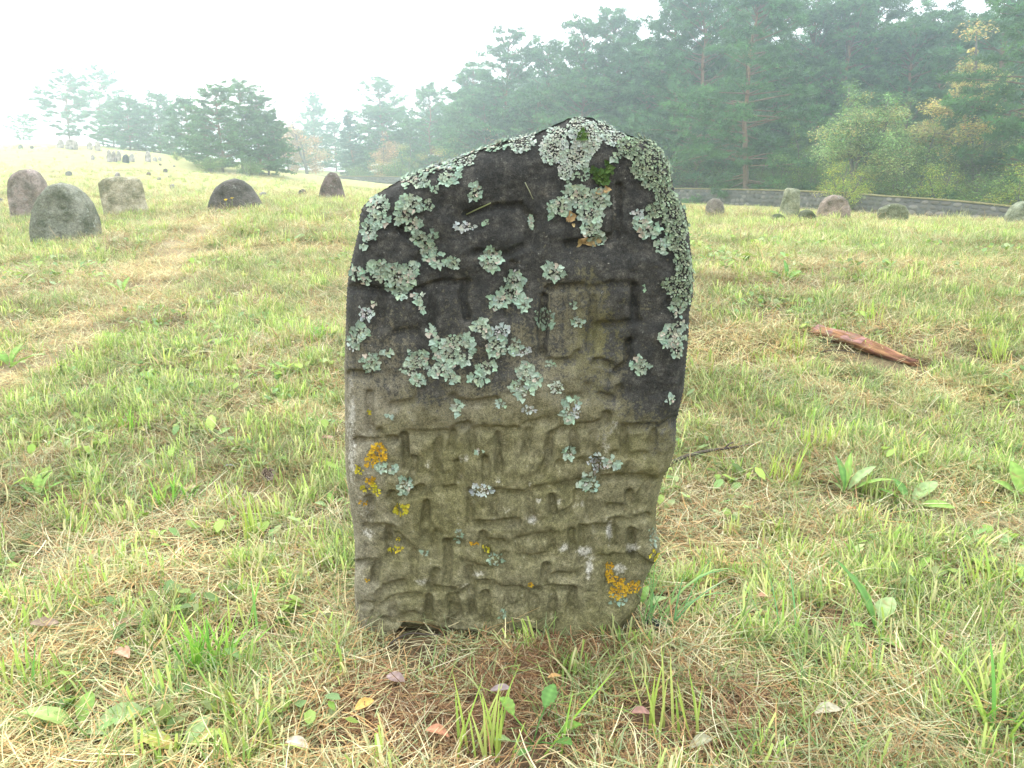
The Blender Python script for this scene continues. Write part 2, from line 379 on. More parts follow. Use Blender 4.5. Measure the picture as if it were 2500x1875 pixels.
# ------------------------------------------------------------------ the gravestone
FACE_Y, MID_Y, TH = 1.615, 1.70, .17
OUT = [(888, 1640), (880, 1546), (872, 1490), (870, 1430), (870, 1314), (860, 1221), (849, 1128), (847, 989), (845, 894), (848, 808), (851, 705), (856, 662), (869, 606), (880, 559), (882, 529), (890, 503), (916, 478), (959, 452), (1002, 428), (1058, 407), (1109, 392), (1187, 362), (1242, 344), (1302, 331), (1375, 297), (1392, 290), (1418, 287), (1444, 292), (1487, 313), (1530, 333), (1573, 347), (1607, 368), (1629, 409), (1642, 465), (1668, 516), (1677, 572), (1685, 658), (1685, 714), (1676, 757), (1675, 808), (1670, 873), (1664, 943), (1653, 989), (1648, 1026), (1644, 1082), (1634, 1124), (1617, 1152), (1607, 1193), (1599, 1221), (1598, 1268), (1600, 1295), (1609, 1314), (1606, 1337), (1590, 1374), (1572, 1407), (1561, 1453), (1530, 1500), (1500, 1540), (1495, 1640)]
o_ = np.array(OUT, float); ox, oy, oz = at_y(o_[:, 0], o_[:, 1], MID_Y)
S = Slab(np.c_[ox, oz], MID_Y, TH, .07, 470, 280)
def to_px(x, y, z):
    dy, dz = y, z - CAMZ; zc = dy * cp - dz * sp_; yc = dy * sp_ + dz * cp
    return 1250 + F * x / zc, 937.5 - F * yc / zc
PX, PY = to_px(S.X, S.yf(), S.Z)
STROKES = [
 [(1140, 520), (1208, 500), (1270, 497), (1298, 530), (1288, 590), (1235, 617), (1160, 612)], [(1385, 590), (1450, 587), (1505, 570), (1512, 450)], [(980, 560), (1040, 600), (1020, 640)],
 [(862, 700), (935, 706), (1004, 709), (1081, 688), (1139, 684)], [(1136, 684), (1130, 730), (1140, 770)], [(965, 808), (1012, 806)], [(855, 911), (898, 914)], [(1060, 700), (1055, 790)], [(930, 712), (925, 790)],
 [(1340, 700), (1373, 697), (1421, 696)], [(1427, 722), (1440, 703), (1490, 690), (1541, 688)], [(1548, 694), (1551, 777)], [(1455, 792), (1510, 788), (1557, 779)], [(1446, 720), (1450, 790), (1440, 850)],
 [(1538, 830), (1536, 875), (1508, 902)], [(1455, 880), (1470, 881), (1496, 889)], [(1335, 874), (1350, 880), (1398, 879), (1412, 858)], [(1470, 962), (1482, 968), (1508, 966), (1514, 946)], [(1390, 964), (1430, 962), (1434, 938)], [(1250, 640), (1240, 760)], [(1330, 720), (1325, 860)],
 [(960, 986), (985, 982), (1014, 975), (1030, 948)], [(1106, 962), (1115, 974), (1135, 982), (1170, 980), (1210, 972)], [(1106, 1046), (1142, 1035)], [(995, 1055), (1040, 1056), (1090, 1054)], [(870, 1072), (910, 1074), (962, 1070)], [(1166, 1045), (1210, 1046), (1262, 1046)], [(1150, 1048), (1156, 1100)], [(985, 1062), (988, 1140)], [(1070, 1070), (1064, 1190)], [(900, 960), (905, 1050)], [(1215, 1060), (1220, 1150)],
 [(1062, 1192), (1085, 1199), (1108, 1192)], [(950, 1212), (985, 1210), (1028, 1192)], [(1200, 1198), (1265, 1200)],
 [(1290, 1032), (1332, 1022)], [(1350, 1055), (1387, 1040), (1450, 1035), (1476, 1027), (1482, 1008)], [(1515, 1038), (1560, 1039), (1612, 1039), (1650, 1020)], [(1503, 1106), (1550, 1110), (1603, 1108)], [(1522, 1042), (1524, 1105)], [(1365, 1128), (1400, 1125), (1434, 1120), (1460, 1097)], [(1345, 1060), (1338, 1110), (1318, 1150)],
 [(1455, 1168), (1500, 1164), (1538, 1161), (1590, 1168)], [(1292, 1191), (1350, 1186), (1412, 1177)], [(1490, 1240), (1548, 1239), (1580, 1180)], [(1367, 1258), (1392, 1248), (1410, 1232), (1414, 1200)], [(1240, 1200), (1275, 1200)], [(1150, 1200), (1146, 1280), (1200, 1275), (1260, 1268)], [(1290, 1200), (1300, 1262)],
 [(896, 1285), (955, 1286)], [(875, 1375), (916, 1376), (912, 1420)], [(1008, 1350), (1013, 1420)], [(1090, 1327), (1122, 1327)], [(1168, 1322), (1225, 1322)], [(1136, 1370), (1165, 1383), (1200, 1387), (1222, 1380), (1230, 1352)], [(938, 1434), (982, 1420)], [(1094, 1332), (1092, 1416)],
 [(890, 1473), (931, 1473), (960, 1458), (1022, 1451)], [(1055, 1438), (1106, 1437)], [(1128, 1445), (1165, 1421), (1198, 1419), (1220, 1435), (1270, 1436)], [(930, 1513), (970, 1514)], [(1046, 1454), (1044, 1505)], [(1187, 1447), (1190, 1512)], [(1110, 1450), (1118, 1500), (1100, 1515)], [(955, 1470), (965, 1510), (1010, 1498)],
 [(1266, 1316), (1300, 1307), (1344, 1303), (1348, 1354), (1290, 1360), (1270, 1352), (1266, 1316)], [(1420, 1289), (1470, 1289), (1498, 1286), (1500, 1330)], [(1496, 1273), (1540, 1268), (1580, 1259)], [(1350, 1406), (1406, 1403), (1430, 1382), (1470, 1363)], [(1306, 1438), (1350, 1438), (1398, 1437)], [(1303, 1440), (1302, 1505)], [(1398, 1440), (1396, 1492)], [(1240, 1480), (1272, 1470), (1276, 1440)], [(960, 1300), (1000, 1340)], [(1040, 1230), (1035, 1310)], [(1420, 1300), (1425, 1370)]]
for xs_, ya_, yb_ in (((932, 1108, 1232, 1288, 1396, 1442, 1600), 1048, 1100), ((1002, 1122, 1182, 1462, 1532), 1122, 1178), ((905, 962, 1212, 1352, 1442, 1532), 1206, 1262), ((952, 1062, 1182, 1396, 1442, 1542), 1296, 1356), ((1060, 1150, 1330), 1384, 1428), ((918, 1102, 1152, 1242, 1352), 1446, 1500)):
    for x_ in xs_:               # uprights of the worn characters
        STROKES.append([(x_ + rng.uniform(-6, 6), ya_ + rng.uniform(-4, 8)), (x_ + rng.uniform(-8, 8), yb_ + rng.uniform(-10, 6))])
groove = np.zeros_like(PX)
wob = (fbm(PX / 34, PY / 34, 3) - .5) * 14; wear = fbm(PX / 42 + 60, PY / 42 + 9, 3)
for k, L in enumerate(STROKES):
    L = np.array(L, float); bx = (PX > L[:, 0].min() - 60) & (PX < L[:, 0].max() + 60) & (PY > L[:, 1].min() - 60) & (PY < L[:, 1].max() + 60)
    d = seg_dist(PX[bx] + wob[bx] * .6, PY[bx] + wob[bx] * .6 - 6, L)
    vert = np.abs(L[-1, 1] - L[0, 1]) > np.abs(L[-1, 0] - L[0, 0]) * 1.2 and len(L) < 4
    g = (1 - sstep(4.5, 15.0, d)) * (1.35 if vert else .95) * (.40 + 1.0 * wear[bx]) * (.85 + .3 * math.sin(k * 2.3)); groove[bx] = np.maximum(groove[bx], g)
upper = 1 - sstep(650, 950, PY)
S.front += groove * (.0125 - .001 * upper)
broad = np.zeros_like(PX)      # shallow hollow round each stroke, so the counters stand out as pillows
for L in STROKES:
    L = np.array(L, float); broad = np.maximum(broad, np.exp(-(seg_dist(PX, PY - 10, L) / 30.0) ** 2))
S.front += broad * .0055
S.front += (fbm(S.X / .16 + 7, S.Z / .12 + 2, 3) - .5) * .028 + (fbm(S.X / .045, S.Z / .035 + 5, 3) - .5) * .0085 + (fbm(S.X / .012, S.Z / .012, 2) - .5) * .0024
S.back += -(fbm(S.X / .2 + 31, S.Z / .2 + 2, 4) - .5) * .06
# broken lower corner and the hollow under the foot
poly = [(1474, 1362), (1496, 1353), (1533, 1357), (1556, 1355), (1590, 1376)]
ledge = np.interp(PX, [p[0] for p in poly], [p[1] for p in poly]); ch = sstep(0, 7, PY - ledge) * sstep(1462, 1486, PX - (PY - 1360) * -.05)
S.front += ch * .018 * (1 - .8 * sstep(1430, 1520, PY))
und = np.interp(PX, [925, 985, 1010, 1096, 1180, 1240, 1262, 1300, 1350, 1400], [1600, 1523, 1527, 1538, 1546, 1548, 1534, 1534, 1550, 1640])
S.front += sstep(-2, 7, PY - und) * .05
S._yf = S.yf()
PX, PY = to_px(S.X, S._yf, S.Z)
CR = [(900, 520, 1), (1000, 550, 1), (1100, 450, 1), (1250, 420, 1), (1300, 600, 1), (1150, 600, 1), (1050, 690, .95), (950, 690, .95), (890, 690, .9), (1400, 340, 1), (1500, 500, 1), (1600, 600, 1), (1620, 750, 1), (1640, 900, 1), (1600, 850, 1.1), (1570, 700, .9), (1580, 930, 1), (1612, 1000, 1.25), (1590, 970, 1.15), (1632, 985, 1.2), (1640, 940, 1.1), (1560, 800, 1.05), (1600, 930, 1.1), (1450, 450, 1), (900, 800, .80), (1000, 800, .88), (1080, 920, .85), (1180, 940, .82), (1000, 880, .75), (1060, 800, .85), (1150, 780, .8), (1350, 640, .8), (1250, 750, .62), (1350, 740, .6), (1300, 850, .55), (1420, 740, .45), (1500, 740, .35), (1460, 800, .45), (1180, 850, .6), (960, 870, .5), (880, 860, .42), (1400, 900, .45), (1480, 850, .35), (1500, 920, .25), (1500, 1000, .2), (1300, 940, .3), (1050, 990, .3), (900, 950, .2), (1620, 1050, .1), (1540, 1000, .12), (1140, 970, .5), (1430, 930, .5), (960, 940, .45)]
CR += [(x, y, 0) for x in range(860, 1640, 90) for y in range(1060, 1600, 90)]
num = 0; den = 1e-9; WX = PX + (fbm(PX / 70, PY / 70 + 3, 4) - .5) * 120; WY = PY + (fbm(PX / 70 + 30, PY / 70, 4) - .5) * 120
for x, y, v in CR:
    w = np.exp(-((WX - x) ** 2 + (WY - y) ** 2) / (2 * 62 ** 2)) + 1e-12; num = num + w * v; den = den + w
crust = num / den
crust = np.where(PY < 480, np.maximum(crust, .9), crust)
PALE = [(1500, 490, 9, 60, 1.1), (1510, 660, 8, 40, .5), (1536, 720, 6, 40, .4), (858, 1050, 14, 170, .8), (862, 900, 10, 60, .6), (890, 1250, 30, 40, .5), (1134, 1117, 16, 12, .7), (1299, 1270, 13, 12, 1.1), (1378, 1337, 17, 14, .9), (1426, 1346, 22, 18, 1), (1487, 1295, 10, 26, 1.1), (1542, 1337, 20, 18, .9), (1438, 1388, 12, 34, 1), (1315, 1221, 10, 8, .8), (1364, 1221, 12, 10, .7), (1218, 1175, 9, 8, .8), (1292, 1179, 8, 8, .7), (1420, 1230, 8, 10, .7), (1480, 1110, 12, 60, .5), (1500, 1040, 14, 40, .6), (1040, 1140, 14, 14, .5), (1510, 1390, 20, 20, .9), (900, 1300, 30, 12, .8), (1130, 1430, 20, 9, .6), (1030, 1420, 24, 10, .7), (1170, 1400, 30, 8, .6), (1240, 1250, 30, 20, .4), (1020, 960, 10, 30, .5), (860, 1000, 12, 60, .8)]
pale = np.zeros_like(PX)
for x, y, a, b, v in PALE: pale = np.maximum(pale, .8 * v * np.exp(-(((PX - x) / a) ** 2 + ((PY - y) / b) ** 2)))
olive = .15 + .42 * sstep(900, 1100, PY) * (1 - sstep(0, 90, 930 - PX)) + .5 * np.exp(-(((PX - 1460) / 90) ** 2 + ((PY - 800) / 150) ** 2)) - .3 * (1 - sstep(880, 990, PX + (fbm(PX / 40, PY / 40, 3) - .5) * 120))
crust = np.where(crust > .5, np.maximum(crust - .45 * np.exp(-(((PX - 1500) / 7) ** 2 + ((PY - 490) / 55) ** 2)), 0), crust)
GS = (0.03, MID_Y, 0.0)
grave = obj('gravestone', S.build('gravestone', M_grave, GS, crust=crust, pale=pale, olive=olive), loc=GS,
            label='upright old gravestone with worn carved letters under mint lichen, in front', cat='gravestone')

# ------------------------------------------------------------------ lichen on the gravestone
def on_face(px, py):
    rx, ry, rz = ray(px, py); Y = np.full(np.shape(rx), FACE_Y)
    for _ in range(6):
        t = Y / ry; x = rx * t; z = CAMZ + rz * t; z = np.clip(z, S.z[0], S.z[-1] - 1e-3)
        Yn, u = S.surf(x, z); Y = Y * .4 + Yn * .6
    xl = np.interp(z, S.z, S.xl); xr = np.interp(z, S.z, S.xr); x = np.clip(x, xl + .001, xr - .001); Y, u = S.surf(x, z)
    e = .004
    dyx = (S.surf(np.clip(x + e, xl, xr), z)[0] - S.surf(np.clip(x - e, xl, xr), z)[0]) / (2 * e); dyz = (S.surf(x, z + e)[0] - S.surf(x, z - e)[0]) / (2 * e)
    dyx = np.clip(dyx, -2.5, 2.5); dyz = np.clip(dyz, -2.5, 2.5)
    n = unit(np.stack([dyx, -np.ones_like(dyx), dyz], -1)); return np.stack([x, Y, z], -1), n
def lobe_mesh(P, Nn, out, size, col, colc, lift, rim=9, cup=.4):
    n = len(P); e1 = unit(out - Nn * (out * Nn).sum(-1, keepdims=True)); e2 = np.cross(Nn, e1)
    a = np.linspace(0, 2 * np.pi, rim, endpoint=False)[None] + rng.random((n, 1))
    r = size[:, None] * (.62 + .26 * np.cos(3 * a + rng.random((n, 1)) * 6) + .42 * rng.random((n, rim)))
    ex = np.cos(a) * r * 1.15 + size[:, None] * .3; ey = np.sin(a) * r
    hz = size[:, None] * (cup * (.25 + .75 * np.clip(np.cos(a), 0, 1)) + .30 * (rng.random((n, rim)) - .3)) + lift[:, None]
    V = P[:, None] + ex[..., None] * e1[:, None] + ey[..., None] * e2[:, None] + hz[..., None] * Nn[:, None]
    Cn = P + Nn * (lift * .6)[:, None] + e1 * (size * .15)[:, None]
    V = np.concatenate([Cn[:, None], V], 1).reshape(-1, 3)
    k = np.arange(rim); f = np.stack([np.zeros(rim, int), 1 + k, 1 + (k + 1) % rim], -1)
    Fc = (f[None] + (np.arange(n) * (rim + 1))[:, None, None]).reshape(-1, 3)
    cc = np.concatenate([colc[:, None], col[:, None] * (1 + rng.normal(0, .10, (n, rim, 1)))], 1).reshape(-1, 3)
    return V, Fc, cc
KINDS = {  # lobe spacing px, lobe size m, lift m, cup, colour of rim, colour of middle
 'F': (5.6, .0050, .0034, .55, (.285, .375, .28), (.34, .36, .265)),
 'D': (6.5, .0040, .002, .45, (.19, .26, .18), (.24, .26, .18)),
 'G': (5.2, .0036, .003, .6, (.40, .45, .41), (.38, .34, .30)),
 'C': (4.2, .0029, .004, .45, (.38, .44, .36), (.46, .46, .37)),
 'S': (4.6, .0036, .007, .75, (.255, .32, .215), (.33, .37, .25)),
 'O': (4.6, .0034, .003, .45, (.40, .25, .018), (.36, .19, .012)),
 'Y': (4.8, .0034, .003, .45, (.42, .36, .03), (.30, .27, .02)),
 'M': (6.0, .0062, .009, .6, (.050, .095, .022), (.09, .14, .035)),
 'B': (8.0, .0070, .006, .6, (.40, .29, .14), (.33, .22, .10))}
def c1(*e): return [(800 + .4295 * x, 250 + .4295 * y, .4295 * a, .4295 * b) for x, y, a, b in e]
def c2(*e): return [(800 + .4641 * x, 850 + .4641 * y, .4641 * a, .4641 * b) for x, y, a, b in e]
PATCH = [
 ('F', c1((300, 595, 55, 50), (290, 660, 65, 35), (240, 725, 32, 55), (215, 800, 16, 28))), ('F', c1((480, 570, 65, 48), (440, 640, 45, 60), (490, 690, 40, 42))),
 ('F', c1((500, 450, 85, 50), (570, 390, 60, 40))), ('F', c1((680, 400, 55, 65))), ('G', c1((640, 350, 65, 34))), ('C', c1((790, 330, 55, 35))), ('F', c1((830, 290, 36, 20), (950, 250, 85, 28))), ('C', c1((1100, 235, 80, 45))),
 ('F', c1((525, 770, 35, 35), (560, 840, 50, 50), (620, 890, 50, 35))), ('F', c1((290, 935, 50, 38), (300, 990, 40, 30), (390, 985, 65, 75), (470, 950, 35, 40), (460, 1010, 35, 40), (415, 1085, 30, 30))),
 ('F', c1((170, 970, 32, 32))), ('F', c1((222, 1010, 26, 18))), ('F', c1((270, 1140, 33, 25))), ('F', c1((530, 1110, 28, 25), (540, 1160, 22, 35))), ('F', c1((720, 908, 30, 27))), ('F', c1((935, 860, 45, 35), (920, 915, 58, 35), (970, 890, 25, 20))),
 ('F', c1((835, 512, 35, 38))), ('G', c1((790, 710, 60, 28))), ('F', c1((1320, 590, 70, 55), (1420, 530, 120, 60), (1540, 560, 55, 80), (1500, 640, 80, 60), (1500, 720, 70, 55), (1540, 780, 36, 32))), ('B', c1((1480, 780, 38, 28))), ('B', c1((1375, 665, 26, 18), (1392, 690, 10, 14))), ('B', c1((1560, 500, 30, 14))),
 ('M', c1((1550, 425, 42, 34), (1590, 370, 28, 25))), ('M', c1((1450, 190, 30, 20))), ('C', c1((1310, 190, 50, 45), (1285, 270, 78, 80))), ('C', c1((1400, 330, 75, 60), (1350, 390, 40, 40), (1440, 280, 60, 50))), ('D', c1((1445, 410, 36, 40), (1380, 430, 20, 20))),
 ('C', c1((1420, 130, 60, 40), (1470, 180, 90, 60), (1560, 150, 60, 40), (1640, 210, 60, 45), (1500, 240, 50, 35))),
 ('S', c1((1700, 260, 70, 50), (1790, 260, 80, 55), (1840, 320, 80, 70), (1790, 370, 70, 60), (1880, 390, 60, 70), (1850, 440, 60, 50), (1890, 500, 50, 60), (1920, 560, 60, 60), (1960, 640, 60, 70), (1870, 610, 60, 35), (1980, 720, 55, 70), (1990, 810, 50, 70), (2010, 900, 45, 70), (2015, 980, 50, 60), (1990, 1050, 75, 55), (1960, 1030, 60, 40), (2010, 1110, 40, 50))),
 ('F', c1((1790, 690, 60, 40), (1820, 730, 50, 35))), ('F', c1((1890, 825, 30, 35))), ('G', c1((1912, 785, 14, 18))), ('G', c1((1760, 640, 36, 22))), ('F', c1((1640, 310, 30, 22))), ('F', c1((1980, 1160, 45, 35), (1985, 1200, 25, 25))), ('F', c1((1960, 1320, 70, 65), (1990, 1270, 45, 35), (1975, 1400, 40, 45))),
 ('F', c1((1785, 1495, 50, 50))), ('F', c1((1050, 1010, 45, 45), (1040, 1080, 65, 55), (980, 1130, 45, 36), (1120, 1150, 35, 30), (945, 1160, 20, 22))), ('F', c1((1295, 965, 55, 42))), ('D', c1((1230, 1220, 60, 55))), ('F', c1((1425, 1252, 32, 27))), ('F', c1((1155, 680, 18, 27))), ('G', c1((1075, 955, 18, 14))),
 ('F', c1((870, 1280, 48, 40), (890, 1310, 30, 30))), ('G', c1((980, 1300, 42, 34))), ('F', c1((955, 1370, 52, 52), (985, 1410, 30, 30))), ('F', c1((1065, 1380, 35, 38))), ('G', c1((1110, 1412, 36, 26))), ('F', c1((590, 1300, 32, 20), (620, 1325, 20, 20))),
 ('F', c1((720, 1370, 100, 62), (690, 1440, 85, 55), (770, 1430, 55, 70), (650, 1520, 70, 38), (700, 1560, 35, 22))), ('F', c1((510, 1470, 75, 62), (480, 1520, 50, 40), (520, 1580, 30, 28))), ('F', c1((910, 1500, 45, 45))), ('F', c1((850, 1570, 40, 28))),
 ('F', c1((1130, 1520, 35, 45), (1140, 1560, 60, 40), (1190, 1570, 45, 25), (1090, 1540, 25, 25), (1090, 1610, 55, 42), (1120, 1650, 50, 36))), ('C', c1((1300, 1615, 38, 36))), ('F', c1((190, 1300, 40, 35), (165, 1350, 30, 40))), ('G', c1((140, 1390, 20, 25))), ('F', c1((245, 1475, 45, 48))), ('G', c1((215, 1200, 42, 34))), ('F', c1((340, 1420, 24, 12))), ('D', c1((575, 580, 30, 38))), ('D', c1((595, 750, 18, 18))), ('D', c1((1890, 690, 14, 14))), ('D', c1((1800, 1053, 18, 18))), ('D', c1((1400, 1145, 18, 16))), ('D', c1((905, 690, 20, 20))), ('D', c1((612, 490, 20, 20))), ('D', c1((1270, 1490, 36, 18))),
 ('F', c2((680, 310, 25, 28))), ('F', c2((910, 290, 28, 16))), ('G', c2((1060, 320, 32, 20))), ('F', c2((1262, 335, 30, 52))), ('G', c2((1310, 335, 24, 24))), ('D', c2((1285, 275, 45, 18))), ('F', c2((1270, 550, 28, 25))), ('G', c2((1430, 600, 62, 46))), ('F', c2((1495, 602, 40, 28))), ('F', c2((1385, 670, 36, 20), (1375, 710, 45, 30))), ('F', c2((800, 540, 16, 15))), ('G', c2((810, 745, 55, 26))), ('F', c2((400, 715, 45, 42))), ('F', c2((310, 630, 60, 20))), ('F', c2((325, 355, 14, 10))), ('F', c2((1800, 270, 22, 20))), ('D', c2((685, 985, 22, 30))), ('D', c2((510, 1080, 20, 18))), ('D', c2((880, 1110, 40, 34))), ('D', c2((1715, 990, 30, 56))), ('D', c2((1505, 1320, 60, 22))), ('D', c2((915, 1400, 16, 28))),
 ('O', c2((265, 555, 48, 46), (228, 598, 34, 24))), ('Y', c2((170, 640, 22, 25))), ('O', c2((225, 690, 25, 22))), ('Y', c2((235, 750, 40, 38), (190, 740, 18, 18))), ('O', c2((183, 812, 18, 18))), ('Y', c2((380, 850, 32, 32), (410, 822, 14, 10))), ('Y', c2((360, 1055, 38, 17))), ('O', c2((1478, 1148, 24, 34), (1490, 1200, 26, 28), (1530, 1215, 42, 32), (1520, 1280, 48, 42), (1600, 1255, 45, 28))), ('Y', c2((1715, 1085, 25, 28))), ('O', c2((775, 1030, 22, 10))), ('Y', c2((830, 1052, 26, 14))), ('O', c2((205, 1217, 10, 10))), ('O', c2((1065, 1240, 14, 10))), ('Y', c2((215, 335, 8, 8))), ('Y', c2((370, 1000, 8, 8)))]
NAMES = {'F': 'lichen_patch', 'D': 'lichen_patch', 'G': 'lichen_patch', 'C': 'lichen_crust', 'S': 'lichen_crust', 'O': 'lichen_patch', 'Y': 'lichen_patch', 'M': 'moss_cushion', 'B': 'dead_lichen_flake'}
PLAB = {'O': 'orange lichen patch', 'Y': 'mustard yellow lichen patch', 'M': 'dark green moss cushion', 'S': 'thick green lichen crust down the edge', 'G': 'greyish lichen patch'}
def add_patch(kind, ells):
    sp, size, lift, cup, ca, cb = KINDS[kind]; pts = []; rel = []; outw = []
    E = np.array(ells); xa, xb = (E[:, 0] - E[:, 2]).min() - 8, (E[:, 0] + E[:, 2]).max() + 8; ya, yb = (E[:, 1] - E[:, 3]).min() - 8, (E[:, 1] + E[:, 3]).max() + 8
    gx, gy = np.meshgrid(np.arange(xa, xb, sp), np.arange(ya, yb, sp)); gx = (gx + rng.uniform(-.55, .55, gx.shape) * sp).ravel(); gy = (gy + rng.uniform(-.55, .55, gy.shape) * sp).ravel()
    f = np.full(gx.shape, 9.0); ax = np.zeros_like(gx); ay = np.zeros_like(gx)
    for x, y, a, b in ells:
        q = np.hypot((gx - x) / a, (gy - y) / b); k = q < f; f[k] = q[k]; ax[k] = (gx - x)[k]; ay[k] = (gy - y)[k]
    amp = .75 if kind in 'FDGOY' else .45
    w = 22 if kind not in 'OY' else 12
    e = f + (fbm(gx / w + 3, gy / w + 8, 3) - .5) * amp * 1.5
    hole = (vn(gx / 17 + 40, gy / 17) > .86) & (f > .25) & (np.array(kind in 'FDGOY'))
    k = (e < (.96 if kind in 'OY' else 1.03)) & ~hole
    if k.sum() < 3: k = f <= max(1.0, np.sort(f)[min(3, len(f) - 1)])
    gx, gy, f, ax, ay = gx[k], gy[k], f[k], ax[k], ay[k]
    P, Nn = on_face(gx, gy); n = len(P)
    an = np.arctan2(-ay, ax) + rng.normal(0, .7, n); out = np.stack([np.cos(an), np.zeros(n), np.sin(an)], -1)
    sz = size * rng.uniform(.5, 1.3, n) * (.60 + .55 * np.clip(f, 0, 1)); lf = lift * rng.uniform(.2, 1.3, n) * (1.15 - .4 * np.clip(f, 0, 1))
    t = np.clip(f * 1.1 + rng.normal(0, .22, n), 0, 1)[:, None]; col = np.array(cb) * (1 - t) + np.array(ca) * t; col = col * rng.uniform(.72, 1.22, (n, 1)) * (1 + rng.normal(0, .04, (n, 3)))
    if kind in 'F': 
        dead = rng.random(n) < .10 * (1.3 - np.clip(f, 0, 1)); col[dead] = np.array([.42, .36, .29]) * rng.uniform(.8, 1.2, (dead.sum(), 1))
    V, Fc, cc = lobe_mesh(P, Nn, out, sz, col * .95, col * 1.02, lf, cup=cup)
    if kind == 'C':               # the crust wraps over the edge to the back
        xl = np.interp(P[:, 2], S.z, S.xl); xr = np.interp(P[:, 2], S.z, S.xr); ed = (P[:, 1] > FACE_Y + .03)
        if ed.sum():
            P2 = P[ed].copy(); P2[:, 1] = 2 * MID_Y - P2[:, 1]; N2 = Nn[ed].copy(); N2[:, 1] *= -1
            V2, F2, c2_ = lobe_mesh(P2, N2, out[ed], sz[ed], col[ed], col[ed], lf[ed], cup=cup); obj(NAMES[kind], mesh(NAMES[kind], V2 - np.array(GS), F2, M_lichen, True, col=np.clip(c2_, 0, 1)), grave)
    o = obj(NAMES[kind], mesh(NAMES[kind], V - np.array(GS), Fc, M_lichen, True, col=np.clip(cc, 0, 1)), grave)
    if kind in PLAB: o['label'] = PLAB[kind]
for kd, el in PATCH: add_patch(kd, el)
def blade_stuck(pts, w, col):    # grass bits stuck to the wet face
    P, Nn = on_face(np.array([p[0] for p in pts], float), np.array([p[1] for p in pts], float)); V, Fq = tube(P + Nn * .003, w, 4)
    a = Acc(); a.add(V - np.array(GS), split(Fq), col); obj('grass_scrap', a.mesh('grass_scrap', M_leaf), grave)
blade_stuck([(1138, 523), (1165, 508), (1198, 494)], .0012, (.30, .33, .14)); blade_stuck([(1281, 445), (1292, 465), (1302, 486)], .0009, (.35, .36, .22))

# ------------------------------------------------------------------ the other gravestones
def back_stone(outline, D, T, label, color, rr=None, nr=44, ncol=36, rough=1.0, group=None, name='gravestone', lean=0):
    o = np.array(outline, float); X, _, Z = at_y(o[:, 0], o[:, 1], D)
    cx = (X.min() + X.max()) / 2; zb = float(Z.min()); h = Z.max() - zb; w = X.max() - X.min()
    pts = np.c_[X, Z]; b = o[:, 1] > o[:, 1].max() - .16 * (o[:, 1].max() - o[:, 1].min()); pts[b, 1] -= .22 * min(1, h)       # carried down into the turf
    s = Slab(pts, D, T, rr or .13 * min(w, h) + .02, nr, ncol, 2.6)
    q = rough * .09 * min(w, h)
    s.front = (fbm(s.X / (.45 * w) + cx, s.Z / (.4 * w) + D, 4) - .5) * q * 1.6 + (np.abs(fbm(s.X / (.22 * w) + 9 + cx, s.Z / (.2 * w) + D, 3) - .5)) * q * .9; s.back = (fbm(s.X / (.45 * w) - cx, s.Z / (.4 * w), 4) - .5) * q
    org = (float(cx), D, zb)
    ob = obj(name, s.build(name, M_stone, (cx, D, zb)), loc=org, label=label, cat='gravestone', group=group); ob.color = (*color, 1); return ob
G_NEAR = 'old gravestones standing in the grass behind'
back_stone([(28, 560), (28, 505), (22, 470), (24, 440), (36, 424), (55, 413), (75, 411), (92, 420), (106, 440), (115, 465), (116, 505), (112, 560)], 14, .28, 'rounded reddish grey gravestone at the very edge, half behind the dark mossy one', (.34, .275, .24))
back_stone([(80, 625), (79, 560), (86, 515), (100, 480), (122, 454), (150, 445), (175, 452), (200, 470), (220, 495), (234, 530), (242, 575), (244, 625)], 10, .38, 'squat dark mossy gravestone with sloping shoulder and yellow lichen rim', (.26, .26, .20))
back_stone([(258, 555), (254, 510), (246, 470), (243, 447), (256, 435), (285, 430), (318, 432), (338, 436), (346, 452), (352, 490), (364, 525), (368, 555)], 13, .26, 'broad flat topped tan gravestone beside the dark mossy one', (.46, .41, .29))
back_stone([(508, 540), (509, 505), (516, 480), (529, 457), (550, 442), (573, 435), (592, 440), (612, 455), (628, 478), (642, 502), (653, 520), (652, 540)], 12.6, .30, 'low wide half round dark gravestone behind yellow flowers', (.15, .135, .12), rough=.7)
back_stone([(774, 515), (777, 485), (784, 455), (794, 432), (806, 420), (820, 422), (830, 436), (836, 458), (843, 480), (849, 515)], 17, .30, 'narrow pointed dark brown gravestone with a pale streak', (.20, .155, .14))
back_stone([(727, 490), (727, 472), (732, 464), (739, 461), (746, 465), (750, 476), (750, 490)], 25, .22, 'small dark stub gravestone left of the narrow pointed one', (.09, .085, .085), nr=20, ncol=16)
back_stone([(634, 485), (634, 472), (641, 468), (649, 470), (651, 485)], 22, .2, 'small pale block peeping out behind the half round dark gravestone', (.28, .26, .24), nr=16, ncol=14)
back_stone([(1722, 535), (1724, 505), (1730, 491), (1742, 484), (1755, 485), (1764, 496), (1767, 515), (1767, 535)], 17, .3, 'small round topped gravestone by the wall, nearest the big stone', (.23, .20, .17))
back_stone([(1900, 535), (1906, 505), (1913, 480), (1918, 462), (1924, 458), (1948, 461), (1952, 467), (1951, 500), (1950, 535)], 17, .22, 'tall leaning pale green gravestone with flat narrow top', (.30, .31, .21))
back_stone([(1877, 552), (1882, 532), (1892, 523), (1902, 521), (1912, 527), (1920, 540), (1921, 552)], 14.5, .3, 'lowest mossy stone lump half sunk in the grass', (.09, .11, .05), nr=20, ncol=18)
back_stone([(1950, 552), (1951, 528), (1957, 515), (1968, 511), (1980, 514), (1989, 526), (1991, 552)], 15, .3, 'low dark mossy round stone under the leaning pale green one', (.10, .11, .06), nr=20, ncol=18)
